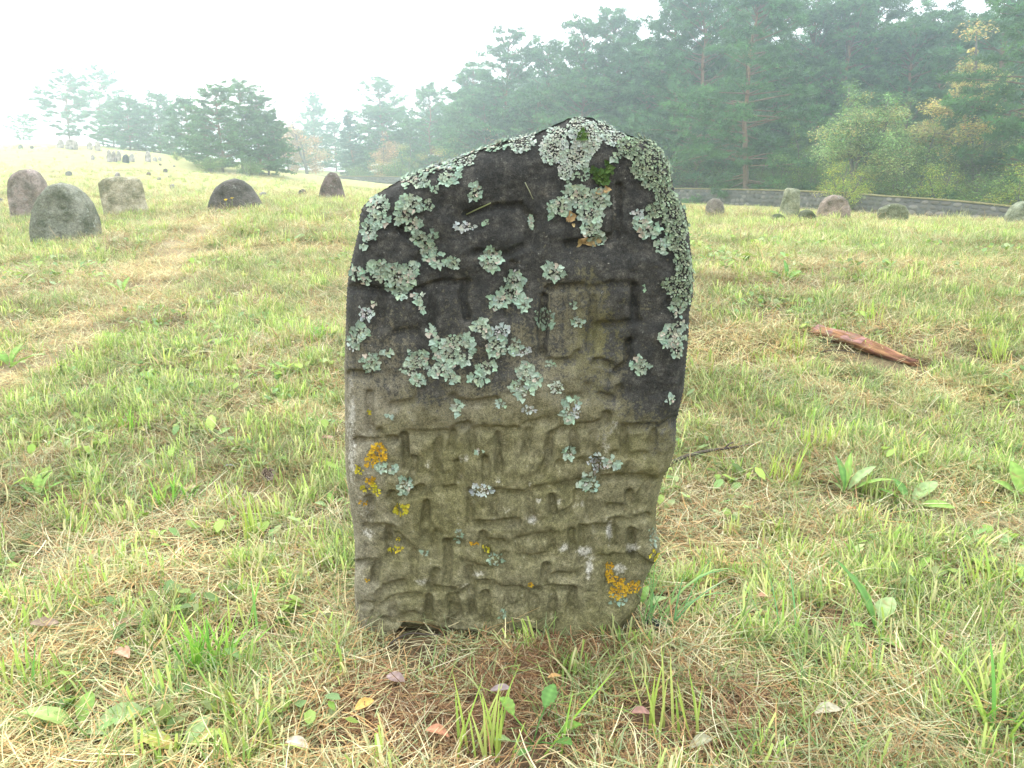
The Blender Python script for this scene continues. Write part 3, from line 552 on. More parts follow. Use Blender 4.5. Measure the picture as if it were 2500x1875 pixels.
back_stone([(1992, 545), (1996, 520), (2006, 495), (2018, 482), (2035, 475), (2053, 478), (2067, 490), (2074, 508), (2074, 530), (2071, 545)], 17, .32, 'broad rounded reddish brown gravestone with pale right shoulder', (.31, .245, .20))
back_stone([(2144, 555), (2145, 520), (2148, 510), (2172, 498), (2188, 496), (2207, 502), (2215, 514), (2215, 555)], 16, .28, 'low greenish gravestone with a gable shaped top by the wall', (.19, .20, .12))
back_stone([(2452, 560), (2460, 525), (2472, 505), (2488, 493), (2510, 489), (2540, 492), (2550, 510), (2556, 560)], 15, .3, 'pale green gravestone cut off by the picture edge, past the wall', (.27, .29, .20))
# the hill: many small stones in the mist
HILL = [(50, 352, 363, 11, 'tiny grey stone on the hilltop under the leaning small pine', (.2, .2, .2)), (78, 355, 363, 9, 'tiny low stone on the hilltop beside another', (.22, .2, .2)),
 (148, 338, 362, 17, 'pale block shaped gravestone on the hilltop, first of the pair', (.42, .36, .34)), (175, 337, 365, 30, 'wide pale gravestone on the hilltop under the tall sparse pines', (.42, .36, .34)), (172, 357, 366, 12, 'small stone at the foot of the wide pale hilltop gravestone', (.33, .29, .29)),
 (219, 345, 366, 15, 'pale slender gravestone on the hill crest, leaning', (.45, .39, .36)), (238, 344, 369, 15, 'pale tall hill gravestone next to the leaning slender one', (.46, .39, .36)),
 (226, 377, 392, 10, 'pinkish small gravestone standing alone below the crest', (.40, .34, .33)), (266, 364, 395, 13, 'left upright of the pale cluster on the hill', (.44, .38, .36)), (278, 366, 395, 12, 'middle upright of the pale cluster on the hill', (.44, .37, .35)), (282, 384, 396, 9, 'dark wedge at the foot of the pale cluster', (.25, .22, .22)),
 (290, 366, 393, 12, 'right upright of the pale cluster behind the dark hill gravestone', (.46, .40, .38)), (307, 376, 398, 17, 'dark gravestone with gabled top standing out on the hill', (.06, .065, .075)), (322, 374, 394, 14, 'pale sloping slab right of the dark hill gravestone', (.45, .40, .38)),
 (361, 368, 395, 15, 'pale round headed gravestone before the dense pine', (.46, .40, .39)), (378, 383, 394, 12, 'small pale stone under the dense pine', (.44, .39, .37)), (390, 382, 392, 9, 'tiny pale stone nearest the bright bush', (.44, .39, .37)),
 (168, 417, 429, 17, 'low grey stone alone on the slope above the tan gravestone', (.20, .20, .19)), (287, 420, 436, 14, 'pale stone tip showing just over the flat topped tan gravestone', (.36, .31, .31)), (363, 420, 428, 11, 'brown wedge stone lying on the slope', (.16, .12, .10)),
 (404, 411, 421, 11, 'dark little standing stone on the slope by the big pine clump', (.13, .11, .11)), (416, 428, 434, 11, 'flat brown stone lying below the dark little one', (.17, .13, .11)), (389, 432, 440, 11, 'faint greenish grey low stone on the slope', (.30, .30, .24)), (421, 449, 462, 12, 'light grey round stone lowest on the slope', (.33, .30, .30)), (391, 399, 404, 7, 'tiny dark stone highest on the slope', (.15, .12, .11)), (0, 483, 500, 16, 'stone sliver at the picture edge beside the reddish rounded gravestone', (.22, .2, .19)), (425, 403, 407, 7, 'tiny pale stone on the slope near the clump', (.35, .32, .28))]
def hill_stone(px, t, b, w, lab, colr):
    D = hit(px, b)[1]
    if not 15 < D < 95: D = 78.0
    h = b - t
    k = random.random() * .3
    out = [(px - w * .5, b + 3), (px - w * .5, b - h * .4), (px - w * (.45 - .15 * k), b - h * .75), (px - w * .2, t + .06 * h), (px + w * (.1 - k * .2), t), (px + w * .34, t + .15 * h * (1 + k)), (px + w * .48, t + h * .45), (px + w * .5, b + 3)]
    back_stone(out, D, max(.12, .4 * w / F * D), lab, colr, nr=14, ncol=12, rough=.8, group='small old gravestones on the misty hill')
for h in HILL: hill_stone(*h)

# ------------------------------------------------------------------ the boundary wall of rubble stone
WALL = [(650, 436, 108, .75), (735, 442, 105, .95), (950, 452, 94, 1.0), (1640, 494, 69, 1.2), (1900, 506, 58, 1.2), (2160, 527, 48, 1.2), (2490, 560, 44, 1.22), (2750, 590, 41, 1.2)]
def wall():
    W = np.array([(at_y(px, py, D)[0], D, h) for px, py, D, h in WALL]); P = dens(W[:, :2], 1.0)
    s_ = np.r_[0, np.cumsum(np.hypot(*np.diff(P, axis=0).T))]; hs = np.interp(P[:, 1][::-1], W[:, 1][::-1], W[:, 2][::-1])[::-1]
    gz = ground(P[:, 0], P[:, 1]); kk = np.ones(5) / 5; gz = np.convolve(np.r_[gz[:1].repeat(2), gz, gz[-1:].repeat(2)], kk, 'valid')
    T = np.gradient(P, axis=0); T /= np.linalg.norm(T, axis=1)[:, None]; Nn = np.c_[T[:, 1], -T[:, 0]]      # towards the camera side
    root = obj('stone_wall', None, loc=(float(P[0, 0]), float(P[0, 1]), float(gz[0])), label='long grey rubble stone wall with mossy coping along the wood', cat='wall'); org = np.array([P[0, 0], P[0, 1], gz[0]])
    def strip(za, zb, half, name, colr, m):
        n = len(P); rows = []
        for sgn, z in ((1, za), (1, zb), (-1, zb), (-1, za)):
            rows.append(np.c_[P[:, 0] + Nn[:, 0] * half * sgn, P[:, 1] + Nn[:, 1] * half * sgn, z])
        V = np.stack(rows, 1).reshape(-1, 3); i = np.arange(n - 1)[:, None] * 4; k = np.arange(4)[None]; k2 = (k + 1) % 4
        Fq = np.stack([i + k, i + k2, i + 4 + k2, i + 4 + k], -1).reshape(-1, 4); Fq = np.r_[Fq, [[0, 3, 2, 1]], [[4 * n - 4, 4 * n - 3, 4 * n - 2, 4 * n - 1]]]
        a = Acc(); a.add(V - org, Fq, colr); return obj(name, a.mesh(name, m), root)
    M_mortar = colmat('wall_mortar', .95, 4, .6, .03, .3); M_rub = colmat('wall_rubble', .92, 14, .6, .03, .35); M_cop = colmat('wall_coping', .95, 6, .6, .03, .35)
    strip(gz - .4, gz + hs - .06, .20, 'mortar_core', (.10, .094, .084), M_mortar)
    # coping, a little uneven
    jag = (fbm(s_ * .6, s_ * 0 + 3, 3) - .5) * .06
    strip(gz + hs - .058, gz + hs + .03 + jag, .26, 'coping', (.22, .19, .09), M_cop)
    def rock(seed):
        r = np.random.default_rng(seed); n = 7; a = np.linspace(0, 2 * np.pi, n, endpoint=False) + r.uniform(-.2, .2, n); rr = r.uniform(.42, .56, n)
        o = np.c_[np.cos(a) * rr, np.sin(a) * rr]; V = np.r_[np.c_[o[:, 0], np.full(n, .0), o[:, 1]], np.c_[o[:, 0] * .9, np.full(n, -.75), o[:, 1] * .9], np.c_[o[:, 0] * .5, np.full(n, -1.0) + r.uniform(-.12, .12, n), o[:, 1] * .5]]
        k = np.arange(n); k2 = (k + 1) % n; Fq = np.r_[np.c_[k, k2, n + k2, n + k], np.c_[n + k, n + k2, 2 * n + k2, 2 * n + k]]
        return V, Fq, np.arange(n)[::1] + 2 * n
    base = []
    tones = [(.11, .10, .092), (.13, .115, .105), (.085, .08, .077), (.12, .105, .09), (.10, .10, .085), (.19, .172, .155)]
    protos = []
    for q in range(12):
        V, Fq, top = rock(q); tri = np.c_[np.full(5, top[0]), top[1:-1], top[2:]]; a = Acc(); a.add(V, np.r_[split(Fq), tri], tones[q % 6]); protos.append((a.mesh('rubble_stone', M_rub), V, np.r_[split(Fq), tri], tones[q % 6]))
    stuff = Acc(); cnt = 0; r = random.Random(4)
    for side in (1,):
        row = 0; zoff = .1
        while zoff < 1.15:
            s = r.uniform(0, .3); hh = r.uniform(.24, .30)
            while s < s_[-1] - .3:
                wd = r.uniform(.30, .62); m = s + wd / 2; H = float(np.interp(m, s_, hs))
                if zoff + hh * .5 < H - .06:
                    x = float(np.interp(m, s_, P[:, 0])); y = float(np.interp(m, s_, P[:, 1])); nx = float(np.interp(m, s_, Nn[:, 0])); ny = float(np.interp(m, s_, Nn[:, 1])); z = float(np.interp(m, s_, gz)) + zoff + r.uniform(-.03, .03)
                    ang = math.atan2(ny, nx) + math.pi / 2; pq = protos[r.randrange(12)]; sx, sy, sz = wd * .98, r.uniform(.045, .085), hh * r.uniform(.85, 1.0); rl = r.uniform(-.15, .15)
                    px = to_px(x, y, z)[0]
                    if 1620 < px < 2520 and cnt < 296:
                        o = obj('rubble_stone', pq[0], root, (x + nx * .197 - org[0], y + ny * .197 - org[1], z - org[2]), rot=(0, rl, ang), scale=(sx, sy, sz)); cnt += 1
                    elif px < 2800:
                        V = pq[1] * np.array([sx, sy, sz]); c_, s2 = math.cos(ang), math.sin(ang); V = np.c_[V[:, 0] * c_ - V[:, 1] * s2, V[:, 0] * s2 + V[:, 1] * c_, V[:, 2]] + np.array([x + nx * .197, y + ny * .197, z]) - org
                        stuff.add(V, pq[2], pq[3])
                s += wd + .03
            zoff += hh + .025; row += 1
    obj('rubble_stones', stuff.mesh('rubble_stones', M_rub), root, kind='stuff')
wall()

# ------------------------------------------------------------------ trees
def tuft_template(n, seed, wide=.10, lo=10, hi=95):
    r = np.random.default_rng(seed); a = r.uniform(0, 2 * np.pi, n); th = np.radians(r.uniform(lo, hi, n)); L = r.uniform(.6, 1.0, n)
    tip = np.c_[np.sin(th) * np.cos(a), np.sin(th) * np.sin(a), np.cos(th)] * L[:, None]
    pr = unit(np.cross(tip, r.normal(size=(n, 3)))) * wide; V = np.stack([tip * .12 - pr, tip * .12 + pr, tip], 1).reshape(-1, 3)
    return V, np.arange(n * 3).reshape(-1, 3)
def place(template, P, D, Sx, r):
    V0, F0 = template; D = unit(D); up = np.where(np.abs(D[:, 2:]) < .9, [[0, 0, 1.0]], [[1.0, 0, 0]]); e1 = unit(np.cross(D, up)); e2 = np.cross(D, e1); a = r.uniform(0, 6.28, len(P))[:, None]
    f1 = e1 * np.cos(a) + e2 * np.sin(a); f2 = np.cross(D, f1)
    V = P[:, None] + Sx[:, None, None] * (V0[None, :, :1] * f1[:, None] + V0[None, :, 1:2] * f2[:, None] + V0[None, :, 2:] * D[:, None])
    Fc = (F0[None] + (np.arange(len(P)) * len(V0))[:, None, None]).reshape(-1, 3); return V.reshape(-1, 3), Fc, len(V0)
def pine(seed, H=14, base=.25, width=.24, shape=1.0, bendx=0, sparse=1.0, col=(.060, .130, .044), tilt=.0, flat=False):
    """conifer: whorled limbs carrying needle tufts; crown shape tapers by 'shape'"""
    r = np.random.default_rng(seed); tr = Acc(); zt = np.linspace(0, 1, 14)
    off = np.c_[np.cumsum(r.normal(0, .006, 14)) * H + bendx * zt ** 2 * H, np.cumsum(r.normal(0, .006, 14)) * H]; off -= off[0]
    axis = np.c_[off, zt * H]; rad = H * .0125 * (1 - zt) ** .8 + .02; V, Fq = tube(axis, rad, 8)
    ct = np.array([.16, .115, .085]) * (1 - zt)[:, None] + np.array([.28, .15, .075]) * zt[:, None]; cc = np.r_[np.repeat(ct, 8, 0), ct[:1], ct[-1:]]
    tr.add(V, split(Fq), cc)
    TP = []; TD = []; TS = []; TC = []; z = base * H
    while z < H * .985:
        t = (z / H - base) / (1 - base); L0 = H * width * ((1 - t) ** (.75 * shape) * (.6 + .4 * min(1, t * 4)) + .04)
        if flat: L0 = H * width * (.55 + .45 * math.sin(min(1, t * 1.15) * math.pi)) * (1 if t < .9 else .6)
        nb = r.integers(4, 7)
        for b in range(nb):
            if r.random() > .92 * sparse: continue
            L = L0 * r.uniform(.55, 1.25); a = r.uniform(0, 6.28); el = math.radians(r.uniform(-12, 22) + 45 * t ** 1.5 + tilt)
            n = 6; u = np.linspace(0, 1, n); p0 = np.array([np.interp(z, axis[:, 2], axis[:, 0]), np.interp(z, axis[:, 2], axis[:, 1]), z + r.uniform(-.15, .15)])
            hd = np.array([math.cos(a), math.sin(a), 0.0]); sag = r.uniform(-.10, .16)
            pts = p0 + L * u[:, None] * (hd * math.cos(el) + np.array([0, 0, math.sin(el)])) + np.c_[np.zeros((n, 2)), L * sag * u ** 2.2] + np.c_[r.normal(0, .02, (n, 2)) * L * u[:, None], np.zeros(n)]
            V, Fq = tube(pts, H * .0032 * (1 - u) + .012, 4, False); tr.add(V, split(Fq), (.17, .11, .07))
            side = np.cross(hd, [0, 0, 1]); nc = max(2, int(2 + L * 1.6)); uc = np.r_[1.0, r.uniform(.3, 1.0, nc - 1) ** .75]; sl = r.uniform(-1, 1, nc) * L * .36 * (1.15 - uc)
            cen = np.stack([np.interp(uc, u, pts[:, k]) for k in range(3)], -1) + side * sl[:, None] + hd * (np.abs(sl) * .5)[:, None]; cen[:, 2] += np.abs(sl) * .15
            nt_ = 9; q = np.repeat(cen, nt_, 0) + r.normal(0, 1, (nc * nt_, 3)) * np.array([.20, .20, .085]) * (.55 + .16 * L) * (H / 12) ** .3; m = nc * nt_
            dd = hd * .5 + side * np.repeat(np.sign(sl), nt_)[:, None] * .4 + np.array([0, 0, .6]) + r.normal(0, .3, (m, 3)); TP.append(q); TD.append(dd); TS.append(r.uniform(.22, .42, m) * (H / 14) ** .4); TC.append(np.repeat(r.uniform(.55, 1.5, nc), nt_))
        z += r.uniform(.30, .55) * H / 13
    top = axis[-1]; TP.append(top[None] + r.normal(0, .08, (8, 3))); TD.append(np.repeat([[0, 0, 1.0]], 8, 0) + r.normal(0, .3, (8, 3))); TS.append(np.full(8, .34)); TC.append(np.ones(8))
    P = np.concatenate(TP); Dd = np.concatenate(TD); Sx = np.concatenate(TS); Tc = np.concatenate(TC); cr = Acc(); half = len(P) // 2
    for k, sl in enumerate((slice(0, half), slice(half, None))):
        V, Fc, nv = place(tuft_template(9, seed * 3 + k), P[sl], Dd[sl], Sx[sl], r)
        c = np.array(col) * 1.3 * Tc[sl][:, None] * r.uniform(.75, 1.3, (len(P[sl]), 1)) * (1 + r.normal(0, .05, (len(P[sl]), 3))); cr.add(V, Fc, np.repeat(np.clip(c, .005, 1), nv, 0))
    return tr.mesh('trunk', M_bark, True), cr.mesh('crown', M_tree), H
def broad(seed, H=9, base=.1, width=.36, cols=((.10, .14, .03),), n=7500, leaf=.13, shape=1.0, stems=1, low=False):
    """broadleaf tree or bush: limbs, leaf clumps of uneven size with gaps between"""
    r = np.random.default_rng(seed); tr = Acc(); CP = []; CS = []
    for st in range(stems):
        th = r.uniform(0, 6.28); lean = 0 if stems == 1 else r.uniform(.08, .28); hh = H * (1 if st == 0 else r.uniform(.6, .95)); u = np.linspace(0, 1, 9)
        ax = np.c_[lean * hh * u ** 1.2 * math.cos(th) + np.cumsum(r.normal(0, .01, 9)) * hh, lean * hh * u ** 1.2 * math.sin(th) + np.cumsum(r.normal(0, .01, 9)) * hh, hh * u * .97]; ax[:, :2] -= ax[0, :2]
        V, Fq = tube(ax, hh * .015 * (1 - u) ** .8 + .015, 7); tr.add(V, split(Fq), (.13, .11, .09))
        nl = int(16 * (1 if stems == 1 else .6))
        for b in range(nl):
            t = r.uniform(base, .95); L = hh * width * (math.sin(min(1, (t - base) / (1 - base) * .85 + .22) * math.pi) ** shape) * r.uniform(.6, 1.15); a = r.uniform(0, 6.28); el = math.radians(r.uniform(5, 50) + 25 * t); k = np.linspace(0, 1, 6)
            p0 = np.array([np.interp(t, u, ax[:, q]) for q in range(3)]); d = np.array([math.cos(a) * math.cos(el), math.sin(a) * math.cos(el), math.sin(el)])
            pts = p0 + L * k[:, None] * d + np.c_[r.normal(0, .03, (6, 2)) * L * k[:, None], -.08 * L * k ** 2]; V, Fq = tube(pts, hh * .004 * (1 - k) + .008, 4, False); tr.add(V, split(Fq), (.13, .11, .09))
            for q in range(5):
                f = r.uniform(.35, 1.05); CP.append(np.array([np.interp(min(f, 1), k, pts[:, z]) for z in range(3)]) + r.normal(0, .12, 3) * L); CS.append(L * r.uniform(.16, .38) + .12)
        CP.append(ax[-1]); CS.append(hh * .06 + .1)
    CP = np.array(CP); CS = np.array(CS); w = CS ** 2; w /= w.sum(); idx = r.choice(len(CP), n, p=w); dirs = unit(r.normal(size=(n, 3))); rad = r.random(n) ** .45; P = CP[idx] + dirs * (CS[idx] * rad)[:, None] * np.array([1.1, 1.1, .8])
    P[:, 2] = np.maximum(P[:, 2], .05)
    V0 = np.array([(-.0, -.5, 0), (.30, .0, .05), (.0, .55, -.06), (-.30, .0, .05)]); F0 = np.array([(0, 1, 2), (0, 2, 3)])
    Dn = unit(dirs * .5 + np.array([0, 0, .55]) + r.normal(0, .45, (n, 3))); V, Fc, nv = place((V0, F0), P, Dn, leaf * r.uniform(.65, 1.35, n), r)
    ct = np.array(cols); base_c = (ct[r.integers(0, len(ct), len(CP))] * r.uniform(.6, 1.35, (len(CP), 1)))[idx]; c = base_c * r.uniform(.6, 1.5, (n, 1)) * (1 + r.normal(0, .08, (n, 3))); cr = Acc(); cr.add(V, Fc, np.repeat(np.clip(c, .004, 1), nv, 0))
    return tr.mesh('trunk', M_bark, True), cr.mesh('crown', M_tree), H
PINES = {'a': pine(1, base=.12, width=.29, shape=.62), 'b': pine(2, base=.08, width=.34, shape=.55), 'c': pine(3, base=.2, width=.30, flat=True, sparse=.85), 'd': pine(4, H=8, base=.02, width=.50, shape=.62), 'e': pine(5, H=10, base=.14, width=.40, flat=True, sparse=.72, bendx=.05), 'f': pine(6, base=.05, width=.36, shape=.85, tilt=-5, col=(.055, .125, .040)),
         'g': pine(7, base=.03, width=.22, shape=1.1, tilt=-10, col=(.045, .085, .055)), 'h': pine(8, H=16, base=.1, width=.30, shape=.5, col=(.060, .130, .046)), 'i': pine(9, H=8, base=.2, width=.45, flat=True, sparse=.8, bendx=.22), 'k': pine(10, H=8, base=.03, width=.42, shape=.5)}
GREEN = [(.12, .21, .045), (.16, .25, .05), (.09, .16, .045)]
YELL = [(.52, .42, .15), (.44, .39, .14), (.30, .33, .10), (.40, .37, .12)]
BROADS = {'green': broad(21, cols=GREEN, stems=2), 'bush': broad(22, H=4, base=.04, width=.55, cols=GREEN + [(.13, .17, .04)], stems=4, n=7000, leaf=.10), 'yellow': broad(23, H=13, base=.2, width=.24, cols=YELL, n=13000, leaf=.14), 'orange': broad(24, H=10, base=.12, width=.36, cols=[(.55, .30, .12), (.45, .28, .13), (.34, .25, .11)], n=8000, leaf=.15, stems=2),
          'speckled': broad(25, H=9, base=.06, width=.40, cols=[(.22, .32, .10), (.30, .35, .12), (.18, .29, .09), (.40, .38, .13), (.24, .34, .13)], n=24000, leaf=.125, stems=4), 'lime': broad(26, H=5, base=.04, width=.5, cols=[(.27, .36, .05), (.19, .29, .05), (.38, .40, .07)], n=8000, leaf=.10, stems=4), 'dark': broad(27, H=10, base=.05, width=.38, cols=[(.07, .12, .035), (.10, .16, .045)], n=9000, leaf=.12, stems=3), 'mixed': broad(28, H=11, base=.1, width=.34, cols=GREEN + [(.42, .34, .08), (.28, .30, .08)], n=10000, leaf=.12, stems=2)}
def tree(kind, px, top, D, label, group=None, wide=1.0, name=None):
    tk, ck, H = (PINES.get(kind) or BROADS.get(kind)); x = float(at_y(px, 480, D)[0]); zg = float(ground(x, D)); zt = float(at_y(px, top, D)[2]); s = max(.15, (zt - zg) / H)
    isb = kind in ('bush', 'lime'); nm = name or ('pine_tree' if kind in PINES else ('bush' if isb else 'broadleaf_tree'))
    root = obj(nm, None, loc=(x, D, zg - .05), label=label, cat='bush' if isb else 'tree', group=group, rot=(0, 0, random.uniform(0, 6.28) if kind not in 'ei' else 0), scale=(s * wide, s * wide, s))
    obj('trunk', tk, root); obj('crown', ck, root); return root
TREES = [
 ('i', 75, 282, 108, 'small leaning pine alone on the hilltop in mist', 1.1), ('e', 190, 188, 100, 'tall sparse pine on the hill, first of the pair', 1.15), ('e', 268, 180, 108, 'tallest sparse wind blown pine on the hill crest', 1.0), ('k', 330, 246, 92, 'dense dark pine on the hill behind pale gravestones', 1.25), ('k', 402, 238, 92, 'rounded misty pine right of the dense hill pine', 1.1),
 ('k', 478, 252, 74, 'misty pine with bare top at the edge of the big clump', 1.15), ('b', 548, 215, 64, 'big bushy pine with ragged top behind half round gravestone', 1.35), ('b', 640, 235, 68, 'bushy pine joined to the big clump, orange tree beside it', 1.3), ('bush', 520, 372, 60, 'low shrub at the foot of the big pine clump', 1.3), ('bush', 610, 380, 61, 'wide low shrub under the bushy pine by the wall end', 1.4), ('lime', 440, 402, 68, 'small bright yellow green bush on the hill slope', 1.2),
 ('k', 292, 258, 97, 'low bushy pine under the tallest hill pine', 1.3), ('d', 368, 262, 96, 'bushy pine wedged between the dense hill pine and the rounded one', 1.2), ('d', 432, 300, 88, 'low dark pine right of the rounded misty one', 1.1), ('d', 512, 300, 67, 'bushy pine at the front of the big clump', 1.1), ('c', 596, 208, 67, 'middle bare topped pine of the big clump', 1.3), ('k', 660, 290, 69, 'smaller pine ending the big clump', 1.2), ('orange', 712, 300, 107, 'pale orange tree partly behind the end of the big clump', 1.2),
 ('orange', 757, 266, 108, 'large pale orange autumn tree beyond the wall end', 1.5), ('a', 775, 236, 138, 'thin pine top rising over the pale orange tree', 1.0), ('g', 870, 272, 112, 'narrow dark spruce beside the orange trees', 1.2), ('c', 935, 205, 122, 'faint tall pine behind the spruce', 1.2), ('orange', 930, 318, 108, 'lower orange tree between spruce and wood', 1.2), ('mixed', 1000, 320, 106, 'dull green tree over the far wall', 1.2), ('bush', 975, 388, 97, 'round green bush against the far wall', 1.5), ('bush', 880, 396, 108, 'green bush beneath the narrow spruce', 1.4),
 ('c', 1060, 220, 112, 'pine stepping up from the faint tall one', 1.1), ('a', 1150, 172, 102, 'blue green pine before the tall twin pines', 1.25), ('h', 1245, 92, 94, 'tall conical misty pine above the gravestone shoulder', 1.2), ('d', 1185, 255, 94, 'full green pine low over the gravestone slope', 1.2), ('mixed', 1110, 300, 98, 'green and yellow tree behind the gravestone shoulder', 1.3), ('orange', 1225, 268, 98, 'pinkish orange tree glimpsed among pines', .8), ('b', 1335, 122, 98, 'misty pine left of the twin tops', 1.1), ('h', 1415, 66, 88, 'first tall pine straight above the gravestone top', 1.1), ('a', 1495, 46, 90, 'second tall pine above the gravestone top', 1.2), ('d', 1310, 235, 90, 'spreading green pine right behind the gravestone top', 1.3), ('d', 1420, 205, 84, 'low dark pine behind the gravestone crest', 1.3), ('yellow', 1515, 190, 92, 'faint yellowish tree among the middle pines', 1.0), ('b', 1570, 120, 84, 'bluish pine by the right shoulder of the gravestone', 1.2),
 ('a', 1640, 35, 80, 'tall pine with thin trunk next to the gravestone edge', 1.2), ('b', 1700, -20, 76, 'tall pine with curved reddish trunk behind the wall', 1.1), ('f', 1825, -50, 64, 'big pine with layered drooping boughs and red trunk', 1.1), ('a', 1765, 20, 88, 'pine top between the curved and layered pines', 1.2), ('c', 1890, 0, 86, 'bare topped larch like pine with sky through it', 1.0), ('h', 1960, -20, 80, 'dense blue green pine left of the speckled tree', 1.25), ('b', 2040, 10, 78, 'ragged pine above the speckled tree', 1.3), ('a', 2110, -10, 82, 'pine with spiky top left of the yellow birch', 1.2), ('b', 2190, 75, 76, 'shorter pine close to the yellow birch', 1.3),
 ('speckled', 2085, 190, 53, 'pale speckled green and yellow broadleaf tree over the wall', 1.3), ('speckled', 2170, 235, 57, 'second crown of speckled leaves beside the pale one', .9), ('lime', 2060, 395, 50.5, 'bright yellow green shrub hanging over the wall', 1.35), ('green', 1965, 300, 62, 'small green tree between layered pine and speckled tree', 1.1), ('bush', 1915, 420, 61, 'dark shrub at the foot of the layered pine', 1.2),
 ('yellow', 2325, 55, 57, 'tall yellow birch lit among the pines', 1.5), ('mixed', 2290, 215, 60, 'green tree with golden leaves below the birch', 1.2), ('green', 2230, 300, 55, 'fresh green tree over the corner of the wall', 1.2), ('dark', 2380, 250, 54, 'dark leafy tree behind the falling wall', 1.2), ('mixed', 2440, 200, 57, 'golden green tree beneath the overhanging pine', 1.2), ('lime', 2300, 400, 50, 'green shrub at the falling part of the wall', 1.5), ('bush', 2190, 425, 51, 'leafy shrub at the bend of the wall', 1.4), ('bush', 2400, 415, 48, 'dark green shrub low behind the wall end', 1.6), ('lime', 2495, 400, 46, 'yellowish shrub beside the cut off gravestone', 1.3), ('green', 2510, 180, 52, 'tall green tree at the picture edge behind the wall', 1.2),
 ('f', 2500, -190, 50, 'nearest dark pine leaning in over the wall end', 1.05), ('a', 2400, -80, 70, 'tall pine behind the yellow birch', 1.3), ('b', 2260, 40, 84, 'hazy pine filling the gap left of the birch', 1.3)]
for k, px, top, D, lab, wd in TREES: tree(k, px, top, D, lab, wide=wd)
for i in range(44):              # the rows further in that close the wood
    px = 690 + i * 44 + random.uniform(-18, 18); D = random.uniform(122, 142) if px < 1010 else random.uniform(104, 134) if px < 1500 else random.uniform(88, 118)
    top = float(np.interp(px, [720, 1000, 1150, 1300, 1500, 1750, 2100, 2600], [318, 268, 222, 185, 145, 118, 118, 110])) + random.uniform(-10, 50)
    tree(random.choice('abdfh'), px, top, D, 'misty pine deep in the wood behind the front trees', 'pines deep in the misty wood', wide=1.45)
for i in range(16):
    px = 1080 + i * 62 + random.uniform(-20, 20); D = float(np.interp(px, [1080, 1640, 1900, 2200], [97, 76, 64, 56])) + random.uniform(2, 7)
    tree(random.choice(['bush', 'dark', 'bush']), px, random.uniform(375, 420), D, 'dark undergrowth shrub in the shade under the pines', 'undergrowth shrubs under the pines', wide=1.5, name='bush')

# ------------------------------------------------------------------ single plants, leaves and litter
def leaf_mesh(name, L, W, col, curl=.3, tip=1.0, tooth=0.0, fold=.25, rib=True, m=None, nseg=9, ends=None):
    u = np.linspace(0, 1, nseg); w = W / 2 * np.sin(np.pi * np.clip(u, .02, .985) ** tip) ** .75
    if tooth: w = w * (1 + tooth * np.where(np.arange(nseg) % 2, 1, -1))
    zc = curl * L * (u - .5) ** 2 * -1.0 + curl * L * .25; rows = []
    for k, s in enumerate((-1, -.5, 0, .5, 1)): rows.append(np.c_[u * L - (tooth * .5 * L / nseg if abs(s) == 1 else 0), w * s, zc + fold * w * abs(s) ** 1.3])
    V = np.stack(rows, 1).reshape(-1, 3); V[:, 2] += rng.normal(0, .012 * L, len(V)) * .5; i, j = np.meshgrid(np.arange(nseg - 1), np.arange(4), indexing='ij'); q = (i * 5 + j).ravel()
    c = np.array(col)[None] * (1 + rng.normal(0, .06, (len(V), 1))); c[np.arange(2, len(V), 5)] *= 1.25 if rib else 1; c *= (1 + .10 * np.where(np.arange(nseg) % 2, 1, -1)).repeat(5)[:, None]; bl = rng.random(len(V)) < .05; c[bl] = c[bl] * .4 + np.array([.16, .10, .04])
    if ends is not None: e = (np.repeat(u, 5) > .7)[:, None]; c = np.where(e, np.array(ends)[None], c)
    return mesh(name, V, np.c_[q, q + 5, q + 6, q + 1], m or M_leaf, True, col=np.clip(c, 0, 1))
CLEAR = []
def on_ground(px, py, dz=0.0, r=0.0):
    x, y, z = hit(px, py)
    if r: CLEAR.append((x, y, r))
    return (x, y, z + dz)
